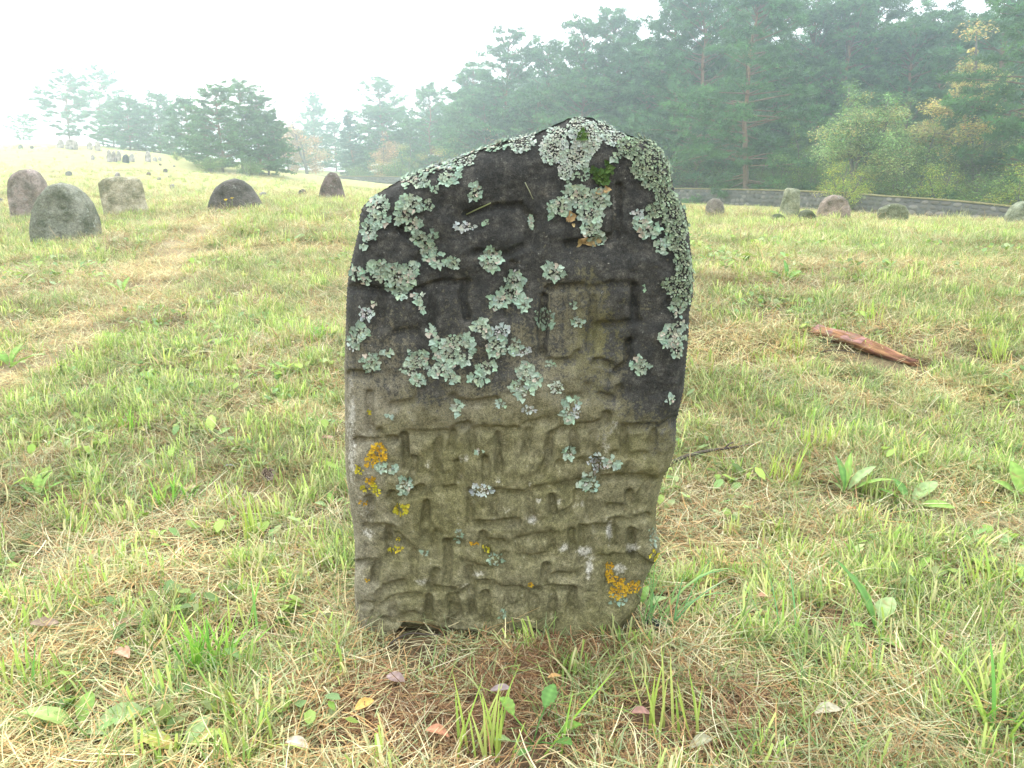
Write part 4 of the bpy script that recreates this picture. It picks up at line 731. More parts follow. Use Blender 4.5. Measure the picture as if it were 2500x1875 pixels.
FALLEN = [(815, 1093, .060, .030, (.42, .20, .17), 'pinkish brown fallen leaf against the left edge of the gravestone'), (2142, 1008, .045, .028, (.66, .58, .28), 'pale cream yellow fallen leaf below the log'), (2398, 968, .034, .014, (.62, .40, .05), 'bright yellow fallen leaf on bare patch at the picture edge'), (2392, 1258, .030, .012, (.62, .35, .03), 'narrow orange yellow leaf by the broad leaved weed'), (2065, 1275, .036, .022, (.48, .25, .12), 'orange brown curled leaf under the tall weed leaves'), (1980, 898, .036, .014, (.60, .47, .28), 'tan leaf right under the log end'), (1915, 758, .060, .008, (.62, .36, .04), 'long thin yellow leaf above the log'), (1935, 787, .020, .010, (.62, .40, .05), 'tiny yellow leaf just left of the log'), (2345, 720, .050, .02, (.55, .36, .06), 'golden leaf in the grass above and right of the log'), (2452, 836, .035, .018, (.60, .52, .26), 'pale leaf beside weeds past the log'), (355, 1075, .045, .024, (.63, .50, .18), 'creamy yellow leaf in the left meadow above the cone'), (478, 1220, .036, .026, (.60, .50, .30), 'pale tan leaf left of the pine cone, among short grass'), (545, 1170, .045, .012, (.22, .22, .18), 'dark grey folded leaf beside the pine cone'), (915, 1755, .036, .022, (.66, .42, .12), 'torn orange leaf on brown litter below the gravestone'), (280, 1635, .060, .034, (.52, .30, .20), 'large pale brown leaf near the bright green tuft'), (280, 1575, .055, .034, (.33, .24, .17), 'curled brown dead leaf behind the large pale brown one'), (735, 1382, .030, .022, (.42, .30, .22), 'brown cupped leaf left of the gravestone foot'), (1040, 1828, .040, .022, (.50, .24, .14), 'reddish leaf near the bottom edge centre'), (700, 1860, .040, .022, (.58, .50, .38), 'whitish leaf scrap at the bottom edge'), (1195, 1730, .04, .026, (.34, .27, .26), 'greyish purple leaf above the trifoliate weed'), (945, 1695, .036, .026, (.33, .24, .22), 'purple brown leaf on the litter under the gravestone'), (1540, 1790, .04, .028, (.40, .22, .18), 'dull red leaf right of the trifoliate weed'), (1735, 1850, .045, .022, (.36, .34, .22), 'grey green curled leaf at the bottom edge'), (720, 855, .030, .016, (.60, .52, .36), 'pale leaf halfway up the left meadow'), (1845, 1495, .03, .022, (.48, .27, .18), 'rust leaf lying by the arching blades'), (1690, 1215, .030, .012, (.55, .48, .34), 'cream scrap of leaf right of the gravestone foot'), (640, 1000, .04, .014, (.58, .50, .36), 'straw coloured leaf left of the gravestone middle'), (2050, 1780, .05, .03, (.46, .42, .30), 'grey tan dead leaf in hay near the lower corner'), (1370, 1695, .028, .014, (.50, .30, .12), 'orange brown curled leaf above trifoliate weed, right side'), (150, 1560, .05, .03, (.30, .22, .16), 'dark brown dead leaf low in the left corner')]
for px, py, L, W, c, lab in FALLEN:
    obj('fallen_leaf', leaf_mesh('fallen_leaf', L * 1.15, W, c, random.uniform(.1, .7), fold=random.uniform(.1, .7)), loc=on_ground(px, py, .040, L * 1.0), rot=(random.uniform(-.3, .3), random.uniform(-.3, .3), random.uniform(-.9, .9) + (math.pi if random.random() < .5 else 0)), label=lab, cat='leaf', group='fallen leaves on the meadow')
def plant(px, py, leaves, label, name='weed_plant', cat='plant', stem=None):
    """leaves: (azimuth deg, lift deg, length, width, colour, tooth, stalk)"""
    root = obj(name, None, loc=on_ground(px, py, .012, .085), label=label, cat=cat, scale=(1.15, 1.15, 1.15))
    for az, el, L, W, c, tooth, stalk in leaves:
        a, e = R(az), R(el); d = np.array([math.cos(a) * math.cos(e), math.sin(a) * math.cos(e), math.sin(e)])
        if stalk > .004:
            V, Fq = tube(np.array([(0, 0, 0), d * stalk * .5 + (0, 0, .1 * stalk), d * stalk]), .0013, 5); ac = Acc(); ac.add(V, split(Fq), np.array(c) * .9); obj('leaf_stalk', ac.mesh('leaf_stalk', M_leaf), root)
        obj('leaf', leaf_mesh('leaf', L, W, c, .35, tooth=tooth, fold=.22, nseg=11), root, tuple(d * stalk), rot=(random.uniform(-.25, .25), -e * .8, a))
    return root
g1, g2, g3_, g4 = (.17, .31, .06), (.23, .37, .08), (.12, .25, .06), (.28, .38, .16)
plant(1300, 1835, [(150, 50, .036, .032, g2, .08, .055), (60, 45, .042, .026, g3_, .08, .06), (-40, 30, .042, .032, g3_, .10, .045), (-110, 25, .034, .030, g3_, .08, .03), (200, 25, .030, .026, g4, .06, .04), (10, 20, .038, .028, g1, .10, .05)], 'small trifoliate weed with toothed leaves at the bottom edge')
plant(2060, 1215, [(100, 72, .105, .026, g3_, .0, .01), (60, 66, .12, .022, g2, 0, .01), (20, 40, .11, .035, g4, 0, .02), (150, 60, .09, .03, g3_, 0, .01), (-20, 30, .12, .04, g2, .05, .02), (200, 45, .07, .024, g4, 0, .01)], 'broad leaved weed clump right of the twig')
plant(2215, 1245, [(110, 55, .075, .040, g3_, 0, .015), (30, 25, .12, .045, g4, 0, .02), (170, 35, .09, .03, g1, 0, .01), (-40, 15, .10, .04, g2, 0, .02)], 'low broad leaved weed with drooping pale leaves below the log')
plant(2140, 1560, [(128, 62, .15, .026, g3_, .16, .01), (112, 58, .12, .024, g1, .16, .01), (45, 48, .055, .042, g4, 0, .03), (-80, 10, .065, .034, g2, 0, .01), (200, 30, .07, .022, g1, .1, .01)], 'dandelion like weed with toothed upright leaf and round leaf')
plant(2495, 1235, [(100, 70, .10, .05, g2, 0, .02), (160, 40, .09, .04, g2, 0, .01), (70, 40, .10, .05, g1, 0, .02)], 'bright broad leaves cut off at the right picture edge')
plant(25, 905, [(80, 55, .12, .05, g2, 0, .02), (10, 25, .15, .055, g2, 0, .02), (150, 40, .12, .05, g1, 0, .02), (-30, 20, .12, .05, g2, 0, .02), (45, 60, .10, .04, g1, 0, .02)], 'large leaved dock plant at the left edge beside the path')
plant(300, 722, [(20, 20, .14, .045, g3_, 0, .02), (80, 60, .12, .04, g2, 0, .02), (170, 35, .14, .05, g2, 0, .02), (-30, 12, .13, .04, g1, 0, .02), (130, 55, .11, .04, g4, 0, .02)], 'small leafy weed growing in the trodden path')
plant(1920, 690, [(90, 70, .13, .03, g3_, 0, .02), (30, 30, .12, .05, g1, 0, .02), (160, 30, .12, .05, g3_, 0, .02), (-30, 30, .1, .04, g2, 0, .02)], 'dark leafy weed above the log, far right of the stone')
plant(200, 1800, [(175, 20, .095, .042, (.30, .42, .12), .03, .01), (10, 14, .09, .05, g4, .04, .02), (-15, 8, .07, .03, g4, 0, .01), (100, 35, .06, .03, g2, 0, .01)], 'flat rosette of large pale leaves in the lower left corner')
plant(440, 1850, [(170, 20, .06, .03, (.42, .46, .10), .05, .01), (60, 25, .06, .03, g4, 0, .01), (20, 20, .06, .026, (.38, .45, .12), .05, .01)], 'yellowish small weed beside the rosette at the bottom')
plant(95, 1230, [(110, 60, .07, .022, g2, 0, .01), (30, 40, .07, .02, g1, 0, .01), (170, 45, .06, .02, g3_, 0, .01), (70, 60, .08, .02, g2, 0, .01)], 'small upright weed in the left meadow')
plant(520, 1080, [(110, 50, .07, .035, (.36, .46, .12), 0, .03), (30, 30, .05, .028, g2, 0, .02), (-40, 30, .05, .024, g4, 0, .02)], 'young plantain with pale oval leaf above the pine cone')
plant(810, 1250, [(110, 50, .04, .02, g2, 0, .01), (40, 30, .04, .02, g1, 0, .01), (200, 30, .04, .02, g4, 0, .01)], 'tiny weed close to the left side of the gravestone')
plant(1560, 1500, [(60, 40, .05, .022, g1, 0, .01), (20, 15, .06, .024, g4, 0, .01), (120, 50, .05, .02, g3_, 0, .01)], 'small weed tucked against the broken corner of the gravestone')
def grass_tuft(px, py, blades, label, name='grass_tuft'):
    """blades: (azimuth, start tilt, bend, length, width, colour, dx, dy)"""
    x, y, z = on_ground(px, py, 0, .06); root = obj(name, None, loc=(x, y, z), label=label, cat='grass tuft')
    for az, t0, bd, L, W, c, dx, dy in blades:
        n = 9; u = np.linspace(0, 1, n); th = np.radians(t0 + bd * u ** 1.3); a = R(az); hd = np.array([math.cos(a), math.sin(a), 0]); sdv = np.array([-math.sin(a), math.cos(a), 0])
        st = (hd * np.sin(th)[:, None] + np.array([0, 0, 1.0]) * np.cos(th)[:, None]) * (L / (n - 1)); p = np.r_[np.zeros((1, 3)), np.cumsum(st, 0)[:-1]]; w = W / 2 * np.clip(1.0 - u ** 3, .04, 1)[:, None]
        nrm = np.cross(sdv, unit(st)); V = np.stack([p - sdv * w, p - nrm * w * .35, p + sdv * w], 1).reshape(-1, 3); i, j = np.meshgrid(np.arange(n - 1), np.arange(2), indexing='ij'); q = (i * 3 + j).ravel()
        cc = np.array(c)[None] * np.repeat(np.linspace(.9, 1.12, n), 3)[:, None]
        obj('blade', mesh('blade', V, np.c_[q, q + 3, q + 4, q + 1], M_leaf, True, col=np.clip(cc, 0, 1)), root, (dx, dy, 0))
def rb(n, az, t0, bd, L, W, cs, sp):
    return [(random.uniform(*az), random.uniform(*t0), random.uniform(*bd), random.uniform(*L) * 1.35, random.uniform(*W) * 1.3, random.choice(cs), random.uniform(-sp, sp), random.uniform(-sp, sp) * .6) for _ in range(n)]
GB = [(.20, .40, .05), (.28, .46, .07), (.14, .33, .06), (.34, .48, .10)]
GL = [(.36, .46, .09), (.42, .48, .13), (.30, .44, .08)]
grass_tuft(510, 1650, rb(70, (0, 360), (5, 48), (5, 45), (.05, .13), (.003, .006), GB, .045), 'thick bright green tuft in the lower left meadow')
grass_tuft(1600, 1540, [(25, 32, 118, .34, .007, (.24, .38, .12), 0, 0), (20, 30, 112, .30, .0065, (.16, .33, .13), .01, .02), (12, 36, 120, .26, .006, (.18, .34, .12), .02, 0)] + rb(22, (0, 360), (5, 50), (10, 70), (.08, .18), (.0025, .005), [(.16, .32, .10), (.12, .27, .10), (.22, .36, .12)], .05), 'dark green tuft with long arching blades at the broken corner')
grass_tuft(1560, 1420, rb(14, (-60, 80), (2, 30), (10, 60), (.07, .16), (.003, .005), [(.16, .34, .08), (.22, .38, .08)], .03), 'upright green blades along the right edge of the stone')
grass_tuft(1905, 1560, [(140, 10, 14, .17, .006, (.13, .32, .12), 0, 0), (120, 8, 18, .18, .006, (.15, .34, .12), .04, .01), (150, 18, 30, .14, .005, (.16, .32, .12), -.03, .01)] + rb(8, (0, 360), (5, 40), (5, 40), (.04, .09), (.003, .005), GB, .03), 'three dark upright blades standing in the hay')
grass_tuft(1180, 1850, rb(18, (40, 140), (2, 28), (2, 25), (.06, .13), (.003, .0055), GL, .05), 'light green blades at the bottom left of the trifoliate weed')
grass_tuft(1330, 1845, [(38, 56, 12, .22, .005, (.28, .48, .06), 0, 0), (60, 20, 10, .12, .005, (.26, .44, .07), .03, 0)], 'single long slanting blade over the trifoliate weed')
grass_tuft(1640, 1800, rb(14, (30, 150), (2, 22), (2, 25), (.06, .13), (.003, .005), GL, .05), 'thin tuft of cut blades right of the trifoliate weed')
grass_tuft(1905, 1190, rb(26, (0, 360), (2, 26), (2, 25), (.06, .13), (.004, .007), GL, .06), 'tall pale green tuft behind the twig')
grass_tuft(2000, 1110, rb(22, (0, 360), (2, 26), (2, 30), (.06, .12), (.004, .006), GL, .07), 'broad bladed tuft beside the weed clump')
grass_tuft(1790, 1320, rb(16, (0, 360), (2, 22), (2, 20), (.04, .08), (.004, .006), [(.46, .50, .20), (.42, .48, .15)], .025), 'pale stubble tuft under the arching blades')
grass_tuft(2420, 1450, rb(22, (0, 360), (5, 35), (5, 30), (.06, .12), (.004, .006), GL, .06), 'light green tuft near the right picture edge')
grass_tuft(2470, 1800, rb(24, (0, 360), (5, 40), (10, 60), (.08, .16), (.004, .006), GL + GB, .06), 'loose tuft in the lower right corner')
grass_tuft(620, 1330, rb(20, (0, 360), (2, 25), (2, 25), (.06, .13), (.003, .005), GL, .04), 'slender tuft halfway to the gravestone foot')
grass_tuft(600, 1560, [(70, 28, 6, .16, .006, (.20, .40, .07), 0, 0), (115, 25, 10, .15, .006, (.18, .36, .08), .03, 0)] + rb(8, (0, 360), (5, 30), (5, 30), (.05, .09), (.003, .005), GL, .03), 'two crossed tall blades beside the thick bright tuft')
grass_tuft(420, 1240, rb(28, (0, 360), (5, 45), (5, 45), (.05, .11), (.004, .006), GB + GL, .06), 'spreading yellow green tuft in the left meadow')
grass_tuft(330, 1060, rb(24, (0, 360), (5, 35), (5, 35), (.05, .11), (.004, .006), GB, .07), 'green tuft by the creamy yellow leaf')
grass_tuft(770, 840, rb(26, (0, 360), (5, 35), (5, 40), (.06, .14), (.004, .006), GB, .07), 'darker green tuft beside the left edge of the stone')
grass_tuft(2410, 890, rb(26, (0, 360), (3, 30), (5, 30), (.07, .14), (.004, .006), GL, .08), 'pale tuft right of the log')
grass_tuft(2130, 800, rb(22, (0, 360), (3, 25), (5, 25), (.08, .14), (.004, .006), GL, .08), 'pale tuft standing behind the log')
grass_tuft(1920, 870, rb(24, (0, 360), (3, 25), (5, 25), (.07, .13), (.003, .005), GL, .08), 'pale tuft before the left end of the log')
grass_tuft(40, 1700, rb(22, (0, 360), (5, 35), (5, 40), (.06, .12), (.003, .005), GL + GB, .05), 'tuft at the left picture edge near the bottom')
grass_tuft(2330, 545, rb(40, (0, 360), (2, 25), (5, 40), (.15, .34), (.006, .010), [(.44, .44, .18), (.36, .42, .14)], .35), 'long seeding grass before the gable topped gravestone')

def log():                       # split length of reddish wood
    a = np.array(on_ground(1985, 826, .040, .10)); b = np.array(on_ground(2232, 896, .022, .10)); on_ground(2110, 870, 0, .12); on_ground(2050, 860, 0, .12); on_ground(2170, 890, 0, .12); d = b - a; L = np.linalg.norm(d); n = 40; m = 18; u = np.linspace(0, 1, n); ang = np.linspace(0, 2 * np.pi, m, endpoint=False)
    U, A = np.meshgrid(u, ang, indexing='ij'); prof = .047 * (np.clip(U / .06, .25, 1) ** .5) * (1 - .5 * np.clip((U - .55) / .45, 0, 1) ** 1.3) * (1 - .25 * (np.sin(A) < 0)); gro = (fbm(A * 3.2, U * 2.5 + 5, 4) - .5) * .040 + (vn(A * 5.5, U * 2) - .5) * .020
    r_ = prof + gro * np.clip(prof / .03, 0, 1); X = U * L + (U > .9) * (vn(A * 4 + 7, U * 0) - .5) * .09 + (U < .05) * (vn(A * 4 + 17, U * 0) - .5) * .05; Y = np.cos(A) * r_ * 1.0; Z = np.sin(A) * r_ * .72 + .008 * np.sin(U * 5)
    V = np.stack([X, Y, Z], -1).reshape(-1, 3); V = np.r_[V, [(0.004, 0, 0)], [(L, 0, -.005)]]; i, j = np.meshgrid(np.arange(n - 1), np.arange(m), indexing='ij'); j2 = (j + 1) % m; q = np.stack([i * m + j, i * m + j2, (i + 1) * m + j2, (i + 1) * m + j], -1).reshape(-1, 4); k = np.arange(m); k2 = (k + 1) % m
    ends = np.r_[np.c_[np.full(m, n * m), k2, k], np.c_[np.full(m, n * m + 1), (n - 1) * m + k, (n - 1) * m + k2]]
    t = fbm(A * 2.5 + 3, U * 7, 4).ravel()[:, None]; c = np.array([.185, .078, .036]) * (1 - t) + np.array([.30, .17, .085]) * t; c = np.where(fbm(A * 3 + 20, U * 4, 3).ravel()[:, None] > .60, np.array([.22, .10, .07]), c); c = np.r_[c, [(.5, .26, .14)], [(.3, .13, .07)]]
    yaw = math.atan2(d[1], d[0]); pit = -math.asin(d[2] / L)
    o = obj('log', mesh('log', V, [q, ends], M_wood, True, col=c), loc=tuple(a), rot=(.2, pit, yaw), label='split reddish brown log lying in the mown grass', cat='log')
    # strip of dark bark left on top
    sel = np.linspace(.03, .52, 16); aa = np.linspace(1.2, 2.5, 6); Vb = np.array([(s * L, math.cos(w) * (.048 + .004 * math.sin(s * 30 + w * 4)), math.sin(w) * (.0375 + .004 * math.sin(s * 41))) for s in sel for w in aa]); i, j = np.meshgrid(np.arange(15), np.arange(5), indexing='ij'); q = (i * 6 + j).ravel(); ac = Acc(); ac.add(Vb, np.c_[q, q + 6, q + 7, q + 1], (.24, .13, .11)); obj('bark_strip', ac.mesh('bark_strip', M_wood, True), o, label='dark purplish strip of bark')
log()
def twig(px0, py0, px1, py1, r0, label, side=True):
    a = np.array(on_ground(px0, py0, .04, .05)); b = np.array(on_ground(px1, py1, .06, .05)); [on_ground(px0 + (px1 - px0) * q, py0 + (py1 - py0) * q, 0, .05) for q in (.2, .4, .6, .8)]; u = np.linspace(0, 1, 12); p = a + (b - a) * u[:, None] + np.c_[np.zeros(12), np.sin(u * 7) * .006, np.sin(u * 4) * .012] - a; V, Fq = tube(p, r0 * (1 - .6 * u), 6); ac = Acc(); ac.add(V, split(Fq), (.075, .060, .048)); o = obj('twig', ac.mesh('twig', M_bark, True), loc=tuple(a), label=label, cat='twig')
    if side: V, Fq = tube(p[7] + np.array([(0, 0, 0), (.02, .012, .012), (.04, .028, .016)]), r0 * .35, 5); ac = Acc(); ac.add(V, split(Fq), (.08, .06, .05)); obj('side_shoot', ac.mesh('side_shoot', M_bark), o)
twig(1625, 1160, 1840, 1115, .008, 'thin dark twig lying right of the gravestone'); twig(2000, 880, 2110, 893, .003, 'short thin twig under the log', False); twig(955, 1610, 1090, 1600, .002, 'fine straw coloured twig at the foot of the stone', False)
def cone(px, py, s, label, az):
    root = obj('pine_cone', None, loc=on_ground(px, py, s * .5 + .026, .11), label=label, cat='pine cone', rot=(R(80), 0, az)); n = 64; a = Acc(); k = np.arange(12); u = np.linspace(0, 1, 9); V, Fq = tube(np.c_[0 * u, 0 * u, (u - .5) * s * 1.1], s * .34 * np.sin(np.pi * np.clip(u, .05, .95)) ** .7, 10); a.add(V, split(Fq), (.12, .085, .06)); obj('core', a.mesh('core', M_cone, True), root)
    V0 = np.array([(-.5, 0, 0), (.5, 0, 0), (.55, .55, .12), (0, .8, .05), (-.55, .55, .12), (0, .35, .28)]); F0 = np.array([(0, 1, 5), (1, 2, 5), (2, 3, 5), (3, 4, 5), (4, 0, 5)]); sm = mesh('cone_scale', V0, F0, M_cone, False, col=np.array([(.22, .16, .12)] * 2 + [(.42, .34, .27)] * 3 + [(.50, .42, .34)]))
    for i in range(n):
        t = (i + .5) / n; z = (t - .5) * s * 1.05; rr = s * .33 * math.sin(math.pi * min(max(t, .06), .94)) ** .7; w = i * 2.39996; sc1 = s * (.10 + .14 * math.sin(math.pi * t))
        o = obj('scale', sm, root, (math.cos(w) * rr, math.sin(w) * rr, z), rot=(R(58), 0, w - math.pi / 2), scale=(sc1, sc1, sc1))
cone(656, 1195, .058, 'grey brown pine cone lying in the hay left of the gravestone', .5)
def pebble(px, py, s, colr, label, name='pebble', m=None, fl=.6):
    r = np.random.default_rng(int(px)); n1, n2 = 10, 7; V = [(0, 0, 1)]; 
    for i in range(1, n2):
        for j in range(n1): th = math.pi * i / n2; ph = 2 * math.pi * j / n1; V.append((math.sin(th) * math.cos(ph), math.sin(th) * math.sin(ph), math.cos(th)))
    V.append((0, 0, -1)); V = np.array(V) * (1 + r.normal(0, .07, (len(V), 1))) * np.array([1, .7, fl]) * s; f = []
    for j in range(n1):
        j2 = (j + 1) % n1; f.append((0, 1 + j, 1 + j2)); e = 1 + (n2 - 2) * n1; f.append((len(V) - 1, e + j2, e + j))
        for i in range(n2 - 2): q = 1 + i * n1; f.append((q + j, q + n1 + j, q + n1 + j2)); f.append((q + j, q + n1 + j2, q + j2))
    a = Acc(); a.add(V, f, colr); obj(name, a.mesh(name, m or M_dark, True), loc=on_ground(px, py, s * fl * .6), label=label, cat='pebble', rot=(0, .2, r.uniform(-.6, .6)))
pebble(1590, 1535, .026, (.018, .026, .026), 'smooth dark wet pebble in grass by the broken corner'); pebble(1520, 1530, .022, (.10, .10, .085), 'grey pebble half hidden between dark pebble and stone foot', fl=.5)
def flowers():
    root = obj('yellow_flower', None, loc=on_ground(560, 517), label='yellow hawkweed flowers before the half round dark gravestone', cat='flower')
    for dx, dy, h, k in ((-.04, 0, .17, 1), (.05, .03, .20, 1), (.0, .02, .12, 0), (-.1, .01, .10, 0)):
        V, Fq = tube(np.array([(dx * .5, dy, 0), (dx * .8, dy, h * .5), (dx, dy, h)]), .003, 5); a = Acc(); a.add(V, split(Fq), (.30, .38, .10)); obj('stem', a.mesh('stem', M_leaf), root)
        if k:
            w = np.linspace(0, 2 * np.pi, 14, endpoint=False); rr = np.where(np.arange(14) % 2, .020, .032); V = np.r_[[(dx, dy, h + .004)], np.c_[dx + np.cos(w) * rr, dy + np.sin(w) * rr * .8 - .004, h + .012 + .5 * np.sin(w) * rr]]; a = Acc(); a.add(V, np.array([(0, 1 + i, 1 + (i + 1) % 14) for i in range(14)]), (.75, .52, .03)); obj('flower_head', a.mesh('flower_head', M_leaf), root)
    for az in range(0, 360, 60): obj('leaf', leaf_mesh('leaf', .10, .03, (.25, .38, .08), .4), root, (0, 0, .01), rot=(0, -.6, R(az)))
flowers()

# ------------------------------------------------------------------ grass: thatch, blades, small leaves
def ribbons(n, r, Rad, L, W, th0, curv, cols, segs=3, taper=1.0, z0=(0, .0), acc=None, seedpos=None, droop=0):
    a = r.uniform(0, 6.28, n); rr = Rad * np.sqrt(r.random(n)); base = np.stack([np.cos(a) * rr, np.sin(a) * rr, r.uniform(*z0, n)], -1)
    az = r.uniform(0, 6.28, n); hd = np.stack([np.cos(az), np.sin(az), 0 * az], -1); sd_ = np.stack([-np.sin(az), np.cos(az), 0 * az], -1)
    Ln = r.uniform(*L, n); Wd = r.uniform(*W, n) / 2; t0 = np.radians(r.uniform(*th0, n)); cv = np.radians(r.uniform(*curv, n)); p = base.copy(); V = []; bend = r.normal(0, .45, n)
    for i in range(segs + 1):
        u = i / segs; w = Wd * (1 - taper * u ** 2.2) + .0001; V.append(p - sd_ * w[:, None]); V.append(p + sd_ * w[:, None])
        th = t0 + cv * u; d = hd * np.sin(th)[:, None] + np.array([0, 0, 1.0]) * np.cos(th)[:, None] + sd_ * (bend * (u - .3))[:, None]; p = p + d * (Ln / segs)[:, None]
    V = np.stack(V, 1); nv = 2 * (segs + 1); f = np.array([(2 * i, 2 * i + 1, 2 * i + 3, 2 * i + 2) for i in range(segs)]); Fc = (f[None] + (np.arange(n) * nv)[:, None, None]).reshape(-1, 4)
    cols = np.array(cols); c = cols[r.integers(0, len(cols), n)] * r.uniform(.72, 1.28, (n, 1)); c = np.repeat(c[:, None], nv, 1); sh = np.repeat(np.linspace(.0, 1, segs + 1), 2)[None, :, None]
    acc.add(V.reshape(-1, 3), Fc, np.clip(c, 0, 1).reshape(-1, 3))
HAY = [(.50, .43, .25), (.62, .56, .38), (.38, .39, .20), (.33, .39, .20), (.46, .38, .20), (.28, .18, .09), (.54, .50, .32), (.40, .27, .13), (.30, .33, .19), (.44, .28, .13)]
NEEDLE = [(.29, .155, .085), (.23, .125, .07), (.38, .24, .13), (.47, .37, .23), (.20, .12, .075)]
GRASS = [(.38, .50, .12), (.32, .46, .10), (.44, .54, .17), (.50, .55, .24), (.26, .40, .10), (.56, .54, .28)]
SWARD = [(.26, .38, .10), (.20, .32, .09), (.33, .43, .14), (.38, .43, .20), (.17, .28, .10), (.44, .42, .22), (.28, .36, .18)]
def clumps(kind, n):
    out = []
    for k in range(n):
        r = np.random.default_rng(900 + k * 7 + len(kind) * 131); a = Acc()
        if kind == 'hay':
            ribbons(46, r, .085, (.04, .13), (.0011, .0026), (68, 97), (-24, 36), HAY, 4, .5, (.0, .03), a); ribbons(10, r, .08, (.02, .06), (.001, .0022), (10, 70), (-20, 40), HAY, 2, .4, (0, .01), a)
        elif kind == 'needle': ribbons(60, r, .07, (.025, .08), (.0009, .0018), (66, 98), (-20, 20), NEEDLE, 2, .3, (.0, .02), a)
        elif kind == 'grass':
            ribbons(17, r, .035, (.025, .085), (.0028, .0058), (0, 28), (-8, 30), GRASS, 3, .35, (0, 0), a); ribbons(6, r, .03, (.05, .11), (.0018, .0032), (10, 50), (10, 60), GRASS + [(.50, .45, .25)], 4, .8, (0, 0), a)
        elif kind == 'sward':
            ribbons(30, r, .07, (.04, .12), (.0010, .0022), (25, 85), (-5, 55), SWARD, 4, .9, (0, .012), a); ribbons(7, r, .06, (.05, .10), (.0024, .0042), (15, 70), (0, 60), SWARD, 4, .9, (0, .01), a)
        elif kind == 'leaf':
            for q in range(9):
                th = r.uniform(0, 6.28); rad = .05 * math.sqrt(r.random()); s = r.uniform(.009, .022); tl = r.uniform(.1, .8); h = r.uniform(.008, .04); c = np.array([(.22, .36, .07), (.30, .42, .10), (.20, .33, .12), (.34, .42, .20)][r.integers(4)]) * r.uniform(.8, 1.2)
                u = np.array([(-.9, 0), (-.35, .42), (.3, .46), (.9, 0), (.3, -.46), (-.35, -.42), (0, 0)]) * s; zz = np.array([0, .1, .12, -.05, .12, .1, -.03]) * s; V = np.c_[u[:, 0], u[:, 1], zz]; ct, st = math.cos(tl), math.sin(tl); V = np.c_[V[:, 0] * ct, V[:, 1], V[:, 2] + V[:, 0] * st]; b = r.uniform(0, 6.28); cb, sb = math.cos(b), math.sin(b)
                V = np.c_[V[:, 0] * cb - V[:, 1] * sb, V[:, 0] * sb + V[:, 1] * cb, V[:, 2]] + np.array([rad * math.cos(th), rad * math.sin(th), h]); a.add(V, np.array([(6, i, (i + 1) % 6) for i in range(6)]), c)
        o = bpy.data.objects.new(kind + '_clump', a.mesh(kind + '_clump', M_hay if kind in ('hay', 'needle') else M_grass)); out.append(o)
    c = bpy.data.collections.new(kind + '_clumps')
    for o in out: c.objects.link(o)
    return c
def scatter(name, coll, nvar, pts, rot, scl, tint, label):
    m = bpy.data.meshes.new(name); m.vertices.add(len(pts)); m.vertices.foreach_set('co', np.asarray(pts, np.float32).ravel())
    for k, t, v, f in (('rot', 'FLOAT_VECTOR', rot, 'vector'), ('scl', 'FLOAT', scl, 'value'), ('tint', 'FLOAT', tint, 'value')):
        a = m.attributes.new(k, t, 'POINT'); a.data.foreach_set(f, np.asarray(v, np.float32).ravel())
    a = m.attributes.new('idx', 'INT', 'POINT'); a.data.foreach_set('value', rng.integers(0, nvar, len(pts)).astype(np.int32))
    o = obj(name, m, kind='stuff', label=label); ng = bpy.data.node_groups.new(name, 'GeometryNodeTree'); ng.interface.new_socket('Geometry', in_out='INPUT', socket_type='NodeSocketGeometry'); ng.interface.new_socket('Geometry', in_out='OUTPUT', socket_type='NodeSocketGeometry')
    gi = ng.nodes.new('NodeGroupInput'); go = ng.nodes.new('NodeGroupOutput'); ip = ng.nodes.new('GeometryNodeInstanceOnPoints'); ci = ng.nodes.new('GeometryNodeCollectionInfo'); ci.inputs['Collection'].default_value = coll; ci.inputs['Separate Children'].default_value = True; ci.inputs['Reset Children'].default_value = True
    def na(n, t):
        q = ng.nodes.new('GeometryNodeInputNamedAttribute'); q.data_type = t; q.inputs['Name'].default_value = n; return q.outputs['Attribute']
    L = ng.links; L.new(gi.outputs[0], ip.inputs['Points']); L.new(ci.outputs[0], ip.inputs['Instance']); ip.inputs['Pick Instance'].default_value = True
    L.new(na('idx', 'INT'), ip.inputs['Instance Index']); L.new(na('rot', 'FLOAT_VECTOR'), ip.inputs['Rotation']); L.new(na('scl', 'FLOAT'), ip.inputs['Scale']); L.new(ip.outputs[0], go.inputs[0])
    md = o.modifiers.new('scatter', 'NODES'); md.node_group = ng; return o
def spread(bands):               # (y0, y1, per square metre, scale)
    out = []; sc_ = []
    for y0, y1, dn, s in bands:
        wmid = 1.15 * (y0 + y1) / 2 + 1.1; n = int((y1 - y0) * 2 * wmid * dn); y = y0 + (y1 - y0) * rng.random(n); x = (rng.random(n) * 2 - 1) * (1.15 * y + 1.1); out.append(np.c_[x, y]); sc_.append(np.full(n, s))
    P = np.concatenate(out); s = np.concatenate(sc_); inside = (np.abs(P[:, 0] - .02) < .345) & (P[:, 1] > 1.60) & (P[:, 1] < 1.80); k = ~inside
    for cx, cy_, r in CLEAR:
        dd = ((P[:, 0] - cx) ** 2 + ((P[:, 1] - cy_ + r * .5) / 1.25) ** 2) < r * r; k &= ~(dd & (rng.random(len(P)) < .8))
    return P[k], s[k]
